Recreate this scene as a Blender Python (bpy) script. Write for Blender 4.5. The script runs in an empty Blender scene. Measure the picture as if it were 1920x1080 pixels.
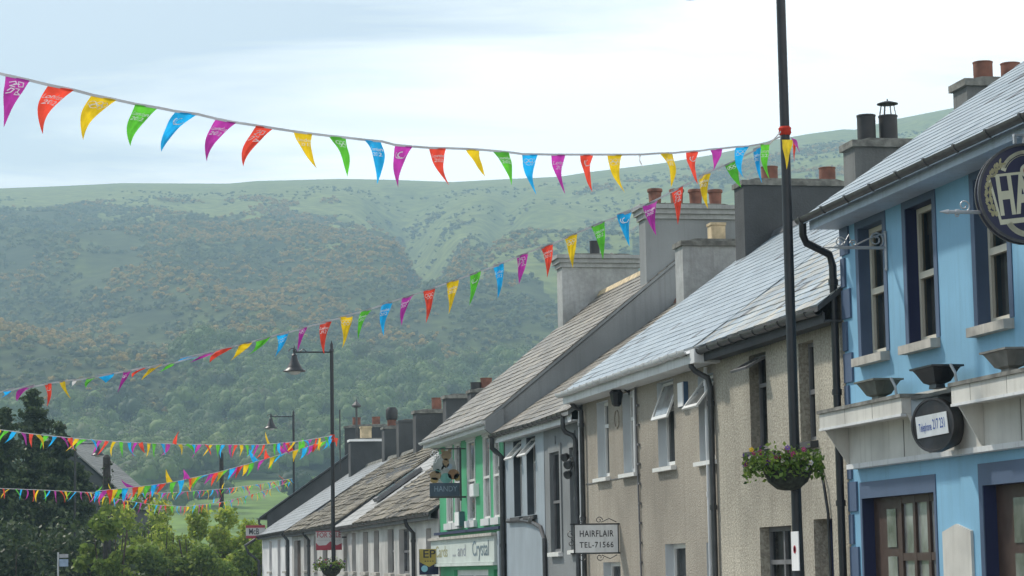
import bpy, bmesh, math, random
import numpy as np
from mathutils import Vector, Matrix, noise as mnoise
R = math.radians
random.seed(7)
scn = bpy.context.scene
COL = scn.collection

# ------------------------------------------------------------------ camera
FPX, CX, CY = 4500.0, 960.0, 540.0
YAW, PITCH, ROLL, CAMH = R(11.4), R(6.68), R(1.0), 1.6
cam_d = bpy.data.cameras.new('camera')
cam = bpy.data.objects.new('camera', cam_d); COL.objects.link(cam)
cam_d.sensor_width = 36.0
cam_d.lens = FPX / 1920.0 * 36.0
cam_d.clip_start = 0.1
cam_d.clip_end = 20000
fwd = Vector((math.sin(YAW) * math.cos(PITCH), math.cos(YAW) * math.cos(PITCH), math.sin(PITCH)))
right0 = Vector((math.cos(YAW), -math.sin(YAW), 0))
up0 = right0.cross(fwd)
# roll: verticals lean to the left at the top
rgt = (right0 * math.cos(ROLL) - up0 * math.sin(ROLL)).normalized()
upv = rgt.cross(fwd).normalized()
cam.matrix_world = Matrix(((rgt.x, upv.x, -fwd.x, 0), (rgt.y, upv.y, -fwd.y, 0), (rgt.z, upv.z, -fwd.z, CAMH), (0, 0, 0, 1)))
scn.camera = cam
scn.render.resolution_x, scn.render.resolution_y = 1024, 576

# ------------------------------------------------------------------ light
SUN_EL, SUN_AZ = R(47), R(-42)          # azimuth measured from +Y (up the street), negative = left
EXPOSURE = 0.13
w = bpy.data.worlds.new('World'); scn.world = w; w.use_nodes = True
nt = w.node_tree; N = nt.nodes; L = nt.links; N.clear()
def nd(t, **kw):
    n = N.new(t)
    for k, v in kw.items(): setattr(n, k, v)
    return n
sky = nd('ShaderNodeTexSky'); sky.sky_type = 'NISHITA'; sky.sun_disc = False
sky.sun_elevation = SUN_EL; sky.sun_rotation = SUN_AZ
sky.air_density = 1.0; sky.dust_density = 0.7
tc = nd('ShaderNodeTexCoord')
sep = nd('ShaderNodeSeparateXYZ'); L.new(tc.outputs['Generated'], sep.inputs[0])
addz = nd('ShaderNodeMath', operation='ADD'); addz.inputs[1].default_value = 0.10; L.new(sep.outputs[2], addz.inputs[0])
mx = nd('ShaderNodeMath', operation='MAXIMUM'); mx.inputs[1].default_value = 0.03; L.new(addz.outputs[0], mx.inputs[0])
dx = nd('ShaderNodeMath', operation='DIVIDE'); L.new(sep.outputs[0], dx.inputs[0]); L.new(mx.outputs[0], dx.inputs[1])
dy = nd('ShaderNodeMath', operation='DIVIDE'); L.new(sep.outputs[1], dy.inputs[0]); L.new(mx.outputs[0], dy.inputs[1])
cmb = nd('ShaderNodeCombineXYZ'); L.new(dx.outputs[0], cmb.inputs[0]); L.new(dy.outputs[0], cmb.inputs[1])
mp = nd('ShaderNodeMapping'); mp.inputs['Rotation'].default_value = (0, 0, R(38)); mp.inputs['Scale'].default_value = (1.0, 1.9, 1)
mp.inputs['Location'].default_value = (2.3, 0.4, 0)
L.new(cmb.outputs[0], mp.inputs[0])
nz = nd('ShaderNodeTexNoise'); nz.inputs['Scale'].default_value = 0.9; nz.inputs['Detail'].default_value = 9; nz.inputs['Roughness'].default_value = 0.56
nz.inputs['Distortion'].default_value = 0.5
L.new(mp.outputs[0], nz.inputs['Vector'])
# cloud bank thicker to the right (a bearing in the world)
bx = nd('ShaderNodeVectorMath', operation='DOT_PRODUCT'); bx.inputs[1].default_value = (math.cos(YAW), -math.sin(YAW), -2.0)
L.new(tc.outputs['Generated'], bx.inputs[0])
b0 = nd('ShaderNodeMath', operation='ADD'); b0.inputs[1].default_value = 0.42; L.new(bx.outputs['Value'], b0.inputs[0])
bm_ = nd('ShaderNodeMath', operation='MULTIPLY_ADD'); bm_.inputs[1].default_value = 0.9; L.new(b0.outputs[0], bm_.inputs[0]); L.new(nz.outputs['Fac'], bm_.inputs[2])
cr = nd('ShaderNodeValToRGB'); cr.color_ramp.elements[0].position = 0.30; cr.color_ramp.elements[0].color = (0.35,) * 3 + (1,)
cr.color_ramp.elements[1].position = 0.57; cr.color_ramp.elements[1].color = (1, 1, 1, 1)
L.new(bm_.outputs[0], cr.inputs[0])
cl = nd('ShaderNodeRGB'); cl.outputs[0].default_value = (16.6, 16.6, 16.5, 1)
mxc = nd('ShaderNodeMixRGB'); L.new(cr.outputs[0], mxc.inputs[0]); L.new(sky.outputs[0], mxc.inputs[1]); L.new(cl.outputs[0], mxc.inputs[2])
bg = nd('ShaderNodeBackground'); bg.inputs[1].default_value = 0.10; L.new(mxc.outputs[0], bg.inputs[0])
wo = nd('ShaderNodeOutputWorld'); L.new(bg.outputs[0], wo.inputs[0])

sun_d = bpy.data.lights.new('sun', 'SUN'); sun_d.energy = 3.6; sun_d.angle = R(3.0); sun_d.color = (1.0, 0.93, 0.82)
sun = bpy.data.objects.new('sun', sun_d); COL.objects.link(sun)
sdir = Vector((math.sin(SUN_AZ) * math.cos(SUN_EL), math.cos(SUN_AZ) * math.cos(SUN_EL), math.sin(SUN_EL)))
sun.rotation_euler = (-sdir).to_track_quat('-Z', 'Y').to_euler()
scn.view_settings.view_transform = 'Standard'; scn.view_settings.look = 'None'
scn.view_settings.exposure = EXPOSURE; scn.view_settings.gamma = 1.0
scn.cycles.use_denoising = True
scn.cycles.max_bounces = 6
scn.cycles.transparent_max_bounces = 12

# ------------------------------------------------------------------ survey helpers: sight lines met with the real planes of the street
def ray(u, v):
    return (rgt * ((u - CX) / FPX) + upv * (-(v - CY) / FPX) + fwd)
CAMP = Vector((0, 0, CAMH))
def onX(u, v, D):                 # point on the plane x = D (a facade line)
    d = ray(u, v); return CAMP + d * (D / d.x)
def onY(u, v, Y):                 # point at street distance Y
    d = ray(u, v); return CAMP + d * (Y / d.y)
def onV(u, v, P, Q):              # point on the vertical plane through P, Q
    n = Vector((Q.y - P.y, -(Q.x - P.x), 0)); d = ray(u, v)
    return CAMP + d * ((P - CAMP).dot(n) / d.dot(n))

# ------------------------------------------------------------------ materials
MATS = {}
def mat(name, col, rough=0.7, noise_amt=0.12, noise_scale=3.0, bump=0.0, bump_scale=40.0, spec=0.5, streak=0.0, streak_col=(0.05, 0.05, 0.045),
        metal=0.0, rnd=None, transl=0.0, col2=None, speck=0.0, speck_scale=60.0, speck_col=(0.05, 0.05, 0.05)):
    if name in MATS: return MATS[name]
    m = bpy.data.materials.new(name); m.use_nodes = True
    t = m.node_tree; n = t.nodes; l = t.links
    b = n['Principled BSDF']
    b.inputs['Roughness'].default_value = rough; b.inputs['Metallic'].default_value = metal
    b.inputs['Specular IOR Level'].default_value = spec
    tcn = n.new('ShaderNodeTexCoord')
    nz = n.new('ShaderNodeTexNoise'); nz.inputs['Scale'].default_value = noise_scale; nz.inputs['Detail'].default_value = 6
    l.new(tcn.outputs['Object'], nz.inputs['Vector'])
    rm = n.new('ShaderNodeValToRGB')
    c = Vector(col); lo = c * (1 - noise_amt * 1.6); hi = c * (1 + noise_amt * 1.6)
    if col2: lo = Vector(col2); hi = c
    rm.color_ramp.elements[0].position = 0.35; rm.color_ramp.elements[1].position = 0.65
    rm.color_ramp.elements[0].color = (*lo, 1); rm.color_ramp.elements[1].color = (*hi, 1)
    l.new(nz.outputs['Fac'], rm.inputs[0])
    out = rm.outputs[0]
    if rnd is not None:            # per-face value chosen when the piece was made: list of colours
        at = n.new('ShaderNodeAttribute'); at.attribute_name = 'rnd'
        r2 = n.new('ShaderNodeValToRGB')
        els = r2.color_ramp.elements
        while len(els) < len(rnd): els.new(0.5)
        for i, cc in enumerate(rnd):
            els[i].position = i / (len(rnd) - 1); els[i].color = (*cc, 1)
        l.new(at.outputs['Fac'], r2.inputs[0])
        mm = n.new('ShaderNodeMixRGB'); mm.blend_type = 'MULTIPLY'; mm.inputs[0].default_value = 1
        l.new(r2.outputs[0], mm.inputs[1])
        r3 = n.new('ShaderNodeValToRGB'); r3.color_ramp.elements[0].position = 0.3; r3.color_ramp.elements[1].position = 0.7
        r3.color_ramp.elements[0].color = (1 - noise_amt * 1.6,) * 3 + (1,); r3.color_ramp.elements[1].color = (1 + noise_amt,) * 3 + (1,)
        l.new(nz.outputs['Fac'], r3.inputs[0]); l.new(r3.outputs[0], mm.inputs[2])
        out = mm.outputs[0]
    if speck:
        ns = n.new('ShaderNodeTexNoise'); ns.inputs['Scale'].default_value = speck_scale; ns.inputs['Detail'].default_value = 3
        l.new(tcn.outputs['Object'], ns.inputs['Vector'])
        rs = n.new('ShaderNodeValToRGB'); rs.color_ramp.elements[0].position = 0.36; rs.color_ramp.elements[1].position = 0.62
        rs.color_ramp.elements[0].color = (speck,) * 3 + (1,); rs.color_ramp.elements[1].color = (0, 0, 0, 1)
        l.new(ns.outputs['Fac'], rs.inputs[0])
        ms = n.new('ShaderNodeMixRGB'); l.new(rs.outputs[0], ms.inputs[0]); l.new(out, ms.inputs[1]); ms.inputs[2].default_value = (*speck_col, 1)
        out = ms.outputs[0]
    if streak:                     # vertical weather stains
        mpn = n.new('ShaderNodeMapping'); mpn.inputs['Scale'].default_value = (6, 6, 0.35); l.new(tcn.outputs['Object'], mpn.inputs[0])
        n2 = n.new('ShaderNodeTexNoise'); n2.inputs['Scale'].default_value = 1.6; n2.inputs['Detail'].default_value = 8; n2.inputs['Roughness'].default_value = .65
        l.new(mpn.outputs[0], n2.inputs['Vector'])
        r4 = n.new('ShaderNodeValToRGB'); r4.color_ramp.elements[0].position = 0.5; r4.color_ramp.elements[1].position = 0.78
        r4.color_ramp.elements[0].color = (0, 0, 0, 1); r4.color_ramp.elements[1].color = (streak,) * 3 + (1,)
        l.new(n2.outputs['Fac'], r4.inputs[0])
        m4 = n.new('ShaderNodeMixRGB'); l.new(r4.outputs[0], m4.inputs[0]); l.new(out, m4.inputs[1]); m4.inputs[2].default_value = (*streak_col, 1)
        out = m4.outputs[0]
    l.new(out, b.inputs['Base Color'])
    if bump:
        nb = n.new('ShaderNodeTexNoise'); nb.inputs['Scale'].default_value = bump_scale; nb.inputs['Detail'].default_value = 4
        l.new(tcn.outputs['Object'], nb.inputs['Vector'])
        bp = n.new('ShaderNodeBump'); bp.inputs['Strength'].default_value = bump; bp.inputs['Distance'].default_value = 0.02
        l.new(nb.outputs['Fac'], bp.inputs['Height']); l.new(bp.outputs[0], b.inputs['Normal'])
    if transl:
        tr = n.new('ShaderNodeBsdfTranslucent'); l.new(out, tr.inputs[0])
        mi = n.new('ShaderNodeMixShader'); mi.inputs[0].default_value = transl
        l.new(b.outputs[0], mi.inputs[1]); l.new(tr.outputs[0], mi.inputs[2])
        l.new(mi.outputs[0], n['Material Output'].inputs[0])
    MATS[name] = m
    return m

# ------------------------------------------------------------------ mesh builder
class MB:
    def __init__(s): s.v = []; s.f = []; s.m = []; s.r = []
    def face(s, pts, m=0, r=0.5):
        i = len(s.v); s.v.extend([tuple(p) for p in pts]); s.f.append(tuple(range(i, i + len(pts)))); s.m.append(m); s.r.append(r)
    def mesh(s, vs, fs, m=0, r=0.5):
        i = len(s.v); s.v.extend([tuple(p) for p in vs])
        for f in fs: s.f.append(tuple(i + k for k in f)); s.m.append(m); s.r.append(r)
    def box(s, a, b, m=0, r=0.5):
        x0, y0, z0 = a; x1, y1, z1 = b
        x0, x1 = min(x0, x1), max(x0, x1); y0, y1 = min(y0, y1), max(y0, y1); z0, z1 = min(z0, z1), max(z0, z1)
        vs = [(x0,y0,z0),(x1,y0,z0),(x1,y1,z0),(x0,y1,z0),(x0,y0,z1),(x1,y0,z1),(x1,y1,z1),(x0,y1,z1)]
        s.mesh(vs, [(0,3,2,1),(4,5,6,7),(0,1,5,4),(1,2,6,5),(2,3,7,6),(3,0,4,7)], m, r)
    def obox(s, c, ax, ay, az, m=0, r=0.5):      # oriented box: centre and three half-axis vectors
        c = Vector(c); ax = Vector(ax); ay = Vector(ay); az = Vector(az)
        vs = [c + ax*i + ay*j + az*k for k in (-1, 1) for (i, j) in ((-1,-1),(1,-1),(1,1),(-1,1))]
        s.mesh(vs, [(0,3,2,1),(4,5,6,7),(0,1,5,4),(1,2,6,5),(2,3,7,6),(3,0,4,7)], m, r)
    def prism(s, poly, d, m=0, r=0.5):           # extrude a planar polygon (3D points) along d
        n = len(poly); d = Vector(d); a = [Vector(p) for p in poly]; b = [p + d for p in a]
        s.mesh(a + b, [tuple(range(n - 1, -1, -1)), tuple(range(n, 2 * n))] + [(i, (i + 1) % n, n + (i + 1) % n, n + i) for i in range(n)], m, r)
    def tube(s, pts, rad, seg=10, m=0, r=0.5, cap=True):
        pts = [Vector(p) for p in pts]; n = len(pts)
        rads = rad if isinstance(rad, (list, tuple)) else [rad] * n
        rings = []; ref = None
        for i, p in enumerate(pts):
            t = (pts[min(i + 1, n - 1)] - pts[max(i - 1, 0)]).normalized()
            if ref is None:
                ref = Vector((0, 0, 1)) if abs(t.z) < 0.9 else Vector((1, 0, 0))
            a = (ref - t * ref.dot(t))
            if a.length < 1e-5: a = t.orthogonal()
            a.normalize(); ref = a; bb = t.cross(a)
            rings.append([p + (a * math.cos(2*math.pi*k/seg) + bb * math.sin(2*math.pi*k/seg)) * rads[i] for k in range(seg)])
        vs = [q for rg in rings for q in rg]; fs = []
        for i in range(n - 1):
            for k in range(seg):
                k2 = (k + 1) % seg; fs.append((i*seg + k, i*seg + k2, (i+1)*seg + k2, (i+1)*seg + k))
        if cap: fs.append(tuple(range(seg - 1, -1, -1))); fs.append(tuple((n-1)*seg + k for k in range(seg)))
        s.mesh(vs, fs, m, r)
    def lathe(s, prof, c, seg=20, m=0, r=0.5, axis=None, cap=True):   # prof [(radius, height)]
        c = Vector(c); vs = []; fs = []; n = len(prof)
        if axis is None: ex, ey, ez = Vector((1,0,0)), Vector((0,1,0)), Vector((0,0,1))
        else:
            ez = Vector(axis).normalized(); ex = ez.orthogonal().normalized(); ey = ez.cross(ex)
        for (rr, h) in prof:
            for k in range(seg):
                a = 2*math.pi*k/seg; vs.append(c + ex*(rr*math.cos(a)) + ey*(rr*math.sin(a)) + ez*h)
        for i in range(n - 1):
            for k in range(seg):
                k2 = (k+1) % seg; fs.append((i*seg+k, i*seg+k2, (i+1)*seg+k2, (i+1)*seg+k))
        if cap and prof[0][0] > 1e-4: fs.append(tuple(range(seg-1, -1, -1)))
        if cap and prof[-1][0] > 1e-4: fs.append(tuple((n-1)*seg+k for k in range(seg)))
        s.mesh(vs, fs, m, r)
    def ball(s, c, rad, m=0, r=0.5, sub=1):
        bmx = bmesh.new(); bmesh.ops.create_icosphere(bmx, subdivisions=sub, radius=1)
        rx, ry, rz = rad if isinstance(rad, (tuple, list)) else (rad,)*3
        s.mesh([(c[0]+q.co.x*rx, c[1]+q.co.y*ry, c[2]+q.co.z*rz) for q in bmx.verts], [tuple(q.index for q in f.verts) for f in bmx.faces], m, r); bmx.free()
    def build(s, name, mats, parent=None, smooth=False, origin=None):
        if not isinstance(mats, (list, tuple)): mats = [mats]
        o0 = Vector((0, 0, 0))
        if parent is not None: o0 = Vector(parent['_o']) if '_o' in parent else worldloc(parent)
        elif origin is not None: o0 = Vector(origin)
        me = bpy.data.meshes.new(name)
        V = np.array(s.v, dtype=np.float64) - np.array(o0)
        me.from_pydata(V.tolist(), [], s.f)
        for q in mats: me.materials.append(q)
        me.polygons.foreach_set('material_index', np.array(s.m, dtype=np.int32))
        at = me.attributes.new('rnd', 'FLOAT', 'FACE'); at.data.foreach_set('value', np.array(s.r, dtype=np.float32))
        if smooth:
            me.polygons.foreach_set('use_smooth', np.ones(len(s.f), dtype=bool))
            try: me.set_sharp_from_angle(angle=R(40))
            except Exception: pass
        me.update()
        o = bpy.data.objects.new(name, me); COL.objects.link(o)
        if parent is not None: o.parent = parent
        else: o.location = o0
        return o
def worldloc(o):
    p = Vector(o.location)
    while o.parent is not None: o = o.parent; p = p + Vector(o.location)
    return p
def tag(o, label=None, cat=None, group=None, kind=None):
    if label: o['label'] = label
    if cat: o['category'] = cat
    if group: o['group'] = group
    if kind: o['kind'] = kind
    return o
def thing(name, loc, label, cat, group=None):
    o = bpy.data.objects.new(name, None); COL.objects.link(o); o.location = loc; o.empty_display_size = 0.2
    return tag(o, label, cat, group)
def copy_tree(o, parent=None):
    c = o.copy(); COL.objects.link(c)
    if parent is not None: c.parent = parent
    for ch in list(o.children): copy_tree(ch, c)
    return c
_tx = {}
def text_geo(s, spacing=1.0, align='CENTER', bold=0.012):
    k = (s, spacing, align, bold)
    if k in _tx: return _tx[k]
    cu = bpy.data.curves.new('lettering', 'FONT'); cu.body = s; cu.size = 1.0; cu.align_x = align; cu.align_y = 'CENTER'
    cu.resolution_u = 3; cu.space_character = spacing; cu.offset = bold
    ob = bpy.data.objects.new('lettering', cu); COL.objects.link(ob)
    dg = bpy.context.evaluated_depsgraph_get()
    me = bpy.data.meshes.new_from_object(ob.evaluated_get(dg))
    vs = [(q.co.x, q.co.y) for q in me.vertices]; fs = [tuple(p.vertices) for p in me.polygons]
    bpy.data.objects.remove(ob); bpy.data.curves.remove(cu); bpy.data.meshes.remove(me)
    _tx[k] = (vs, fs); return _tx[k]
def put_text(mb, s, org, ex, ey, size, width=None, m=0, shear=0.0, depth=0.004, spacing=1.0, align='CENTER', bold=0.012):
    vs, fs = text_geo(s, spacing, align, bold); org = Vector(org); ex = Vector(ex).normalized(); ey = Vector(ey).normalized(); nn = ex.cross(ey)
    sx = size
    if width:
        w0 = max(p[0] for p in vs) - min(p[0] for p in vs); sx = width / w0
    mb.mesh([org + ex*(p[0]*sx + shear*p[1]*size) + ey*(p[1]*size) + nn*depth for p in vs], fs, m)

# ------------------------------------------------------------------ palette
def paint(name, col, **k):
    kw = dict(rough=0.55, noise_amt=0.05, noise_scale=1.2, streak=0.25, bump=0.15, bump_scale=60); kw.update(k); return mat(name, col, **kw)
M_blue = paint('sky_blue_paint', (0.20, 0.415, 0.59), streak=0.38, streak_col=(0.12, 0.24, 0.33), noise_scale=0.6, noise_amt=0.09)
M_trim = paint('slate_blue_paint', (0.072, 0.112, 0.19), streak=0.15)
M_navy = paint('navy_paint', (0.012, 0.02, 0.075), streak=0.0)
M_white = paint('white_paint', (0.62, 0.635, 0.64), streak=0.45, streak_col=(0.26, 0.25, 0.23))
M_whitec = paint('clean_white_paint', (0.80, 0.80, 0.80), streak=0.1)
M_fascia = paint('stained_white_board', (0.55, 0.54, 0.50), streak=0.4, streak_col=(0.2, 0.18, 0.15), noise_amt=0.1)
M_beige = mat('pebbledash', (0.45, 0.42, 0.345), rough=0.95, noise_amt=0.15, noise_scale=0.5, bump=1.0, bump_scale=38, speck=0.55, speck_scale=26, speck_col=(0.13, 0.115, 0.09), streak=0.6, streak_col=(0.17, 0.15, 0.12))
M_rough = mat('buff_roughcast', (0.345, 0.315, 0.262), rough=0.95, noise_amt=0.13, noise_scale=0.45, bump=0.9, bump_scale=34, speck=0.4, speck_scale=24, speck_col=(0.17, 0.14, 0.11), streak=0.55, streak_col=(0.17, 0.15, 0.125))
M_grey = mat('grey_render', (0.20, 0.215, 0.22), rough=0.9, noise_amt=0.08, noise_scale=0.8, bump=0.5, bump_scale=30, streak=0.4, streak_col=(0.14, 0.14, 0.14))
M_pale = paint('pale_grey_paint', (0.31, 0.36, 0.40), streak=0.2)
M_green = paint('emerald_paint', (0.055, 0.36, 0.17), streak=0.2, streak_col=(0.05, 0.2, 0.1))
M_gable = mat('smooth_grey_render', (0.235, 0.25, 0.255), rough=0.9, noise_amt=0.10, noise_scale=0.5, bump=0.25, bump_scale=20, streak=0.35, streak_col=(0.12, 0.12, 0.12))
M_dkren = mat('dark_grey_render', (0.062, 0.066, 0.07), rough=0.95, noise_amt=0.15, noise_scale=0.9, bump=0.5, bump_scale=25, streak=0.5, streak_col=(0.05, 0.05, 0.05))
M_ltren = mat('weathered_pale_render', (0.36, 0.375, 0.375), rough=0.95, noise_amt=0.10, noise_scale=1.3, bump=0.4, bump_scale=22, streak=0.5, streak_col=(0.18, 0.18, 0.17), speck=0.3, speck_scale=9, speck_col=(0.2, 0.2, 0.19))
M_cotw = paint('cottage_whitewash', (0.50, 0.49, 0.47), streak=0.45, streak_col=(0.2, 0.19, 0.18), noise_amt=.12)
M_black = mat('black_paint', (0.012, 0.013, 0.017), rough=0.35, noise_amt=0.2)
M_post = mat('black_post_paint', (0.010, 0.012, 0.016), rough=0.42, noise_amt=0.2, noise_scale=6)
M_gut = mat('grey_plastic', (0.06, 0.06, 0.062), rough=0.45, noise_amt=0.2, noise_scale=5)
M_gutd = mat('dark_plastic', (0.042, 0.044, 0.047), rough=0.4, noise_amt=0.2, noise_scale=5)
M_soff = paint('soffit_grey', (0.42, 0.50, 0.60), streak=0.3)
M_upvc = mat('white_plastic', (0.74, 0.74, 0.72), rough=0.35, noise_amt=0.03)
M_cream = paint('cream_frame', (0.58, 0.55, 0.46), streak=0.1)
M_sill = mat('stone_sill', (0.42, 0.40, 0.36), rough=0.85, noise_amt=0.12, noise_scale=4, streak=0.3)
M_dkfr = mat('grey_frame', (0.14, 0.14, 0.145), rough=0.6)
M_brown = mat('brown_timber', (0.065, 0.04, 0.03), rough=0.5, noise_amt=0.3, noise_scale=8, col2=(0.05, 0.028, 0.02))
M_glass = mat('window_glass', (0.025, 0.028, 0.032), rough=0.06, noise_amt=0.35, noise_scale=1.1, spec=0.6)
def glass(name, tint, refl=0.0):
    m = mat(name, tint, rough=0.05, noise_amt=0.3, noise_scale=1.0, spec=0.6); n = m.node_tree.nodes; l = m.node_tree.links
    tr = n.new('ShaderNodeBsdfTransparent'); tr.inputs[0].default_value = (.82, .85, .85, 1)
    fr = n.new('ShaderNodeFresnel'); fr.inputs[0].default_value = 1.5
    ad = n.new('ShaderNodeMath'); ad.operation = 'ADD'; ad.use_clamp = True; ad.inputs[1].default_value = .22; l.new(fr.outputs[0], ad.inputs[0])
    mi = n.new('ShaderNodeMixShader'); l.new(ad.outputs[0], mi.inputs[0]); l.new(tr.outputs[0], mi.inputs[1]); l.new(n['Principled BSDF'].outputs[0], mi.inputs[2])
    l.new(mi.outputs[0], n['Material Output'].inputs[0]); return m
M_clear = glass('clear_pane', (0.03, 0.034, 0.038))
M_curt = mat('net_curtain', (0.50, 0.49, 0.46), rough=.9, noise_amt=.08, noise_scale=4, transl=.3)
M_glassg = mat('curtain_reflection_glass', (0.19, 0.20, 0.20), rough=0.08, noise_amt=0.4, noise_scale=1.3, spec=0.6)  # pale mottling in the colour stands in for net curtains and reflections
M_terra = mat('terracotta', (0.19, 0.08, 0.055), rough=0.85, noise_amt=0.2, noise_scale=4, streak=0.3)
M_buffp = mat('buff_clay', (0.55, 0.44, 0.28), rough=0.85, noise_amt=0.15, noise_scale=4, streak=0.3)
M_blkpot = mat('black_clay', (0.025, 0.025, 0.027), rough=0.6, noise_amt=0.2)
M_mort = mat('chimney_mortar', (0.17, 0.17, 0.155), rough=0.95, noise_amt=0.25, noise_scale=5, bump=0.6, bump_scale=18)
M_lead = mat('lead_flashing', (0.11, 0.115, 0.125), rough=0.5, noise_amt=0.2)
SL = [(0.25, 0.305, 0.35), (0.28, 0.34, 0.385), (0.31, 0.365, 0.40), (0.26, 0.315, 0.36), (0.05, 0.055, 0.06)]
M_slate = mat('blue_slate', SL[0], rough=0.42, noise_amt=0.10, noise_scale=2.5, rnd=SL, spec=0.7, bump=0.10, bump_scale=12)
SB = [(0.13, 0.12, 0.10), (0.20, 0.18, 0.15), (0.26, 0.235, 0.19), (0.15, 0.145, 0.13), (0.30, 0.26, 0.20)]
M_slatel = mat('lichen_blue_slate', SL[0], rough=0.45, noise_amt=0.22, noise_scale=0.9, rnd=[SL[0], SL[1], (0.40, 0.375, 0.31), SL[2], (0.36, 0.35, 0.31), (0.06, 0.06, 0.058)], spec=0.6, bump=0.12, bump_scale=12)
M_slateg = mat('grey_slate', (.25, .27, .28), rough=.45, noise_amt=.2, noise_scale=1.5, rnd=[(.19, .205, .215), (.27, .285, .29), (.23, .24, .245)], spec=.5, bump=.2, bump_scale=10)
M_stack = mat('stack_render', (0.135, 0.14, 0.138), rough=0.95, noise_amt=0.15, noise_scale=0.9, bump=0.5, bump_scale=25, streak=0.5, streak_col=(0.07, 0.07, 0.068))
M_slateb = mat('lichened_slate', SB[0], rough=0.5, noise_amt=0.3, noise_scale=2.0, rnd=SB, spec=0.5, bump=0.4, bump_scale=12)
SO = [(0.15, 0.135, 0.11), (0.20, 0.175, 0.135), (0.25, 0.225, 0.175), (0.14, 0.13, 0.11), (0.19, 0.17, 0.12)]
M_slateo = mat('old_mossy_slate', SO[0], rough=0.75, noise_amt=0.35, noise_scale=1.2, rnd=SO, spec=0.3, bump=0.5, bump_scale=8)
M_pslate = mat('pale_fibre_slate', (0.33, 0.33, 0.32), rough=0.6, noise_amt=0.15, noise_scale=1.4, spec=0.4, streak=0.3, rnd=[(0.28, 0.285, 0.275), (0.36, 0.36, 0.35), (0.32, 0.325, 0.325)])
M_sdull = mat('faded_white_board', (.46, .46, .45), rough=.6, noise_amt=.08)
M_redul = mat('faded_red_paint', (.30, .03, .05), rough=.6, noise_amt=.08)
M_ink = mat('dark_lettering', (0.03, 0.03, 0.035), rough=0.6, noise_amt=0.02)
M_blueink = mat('blue_lettering', (0.04, 0.10, 0.36), rough=0.6, noise_amt=0.02)
M_redink = mat('red_lettering', (0.45, 0.02, 0.05), rough=0.6, noise_amt=0.02)
M_iron = mat('silver_ironwork', (0.42, 0.44, 0.46), rough=0.45, noise_amt=0.1, metal=0.4)

# ------------------------------------------------------------------ setting
XF = 11.0                                     # facade line of the terrace
road_pts = [(2.2, -60), (2.2, 20), (2.2, 60), (2.4, 95), (5.5, 130), (15, 170), (36, 215), (80, 270), (150, 320)]
def offset_path(off):
    o = []
    for i, p in enumerate(road_pts):
        a = Vector(road_pts[max(i-1, 0)]); b = Vector(road_pts[min(i+1, len(road_pts)-1)]); t = (b - a).normalized()
        o.append((p[0] + t.y * off, p[1] - t.x * off))
    return o
def strip(name, o0, o1, z0, z1, m, wall=True):
    b = MB(); A = offset_path(o0); B = offset_path(o1)
    for i in range(len(A) - 1):
        g0, g1 = gz(road_pts[i][1]), gz(road_pts[i+1][1])
        b.face([(*B[i], z1 + g0), (*B[i+1], z1 + g1), (*A[i+1], z1 + g1), (*A[i], z1 + g0)])
        if wall:
            for P in (A, B): b.face([(*P[i], z0 + g0), (*P[i+1], z0 + g1), (*P[i+1], z1 + g1), (*P[i], z1 + g0)])
    return tag(b.build(name, m), kind='structure')
M_grass0 = mat('meadow_grass', (0.09, 0.13, 0.045), rough=0.95, noise_amt=0.3, noise_scale=0.05)
M_asph = mat('asphalt', (0.05, 0.05, 0.052), rough=0.85, noise_amt=0.2, noise_scale=1.5, bump=0.4, bump_scale=60)
M_pave = mat('concrete_paving', (0.27, 0.265, 0.25), rough=0.9, noise_amt=0.15, noise_scale=1.0, bump=0.2, bump_scale=20)
M_kerb = mat('kerb_stone', (0.33, 0.32, 0.30), rough=0.9, noise_amt=0.15)
def gz(y): return -0.022 * min(max(y - 20, 0), 110)          # the street runs downhill away from the camera
b = MB()
for (ya, yb) in ((-250, 20), (20, 130), (130, 2560)): b.face([(-2400, ya, gz(ya) - .03), (2400, ya, gz(ya) - .03), (2400, yb, gz(yb) - .03), (-2400, yb, gz(yb) - .03)])
tag(b.build('ground', M_grass0), kind='structure')
strip('road', -5.6, 5.6, -0.015, 0.0, M_asph, False)
strip('kerb', 5.6, 5.75, 0.0, 0.12, M_kerb); strip('kerb', -5.75, -5.6, 0.0, 0.12, M_kerb)
strip('pavement', 5.754, 8.8, 0.0, 0.124, M_pave); strip('pavement', -8.6, -5.754, 0.0, 0.124, M_pave)
b = MB()
for k in range(-10, 18): b.face([(2.15, k*5, 0.006 + gz(k*5)), (2.25, k*5, 0.006 + gz(k*5)), (2.25, k*5 + 2.5, 0.006 + gz(k*5+2.5)), (2.15, k*5 + 2.5, 0.006 + gz(k*5+2.5))])
tag(b.build('road_marking', M_white), kind='structure')

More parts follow.
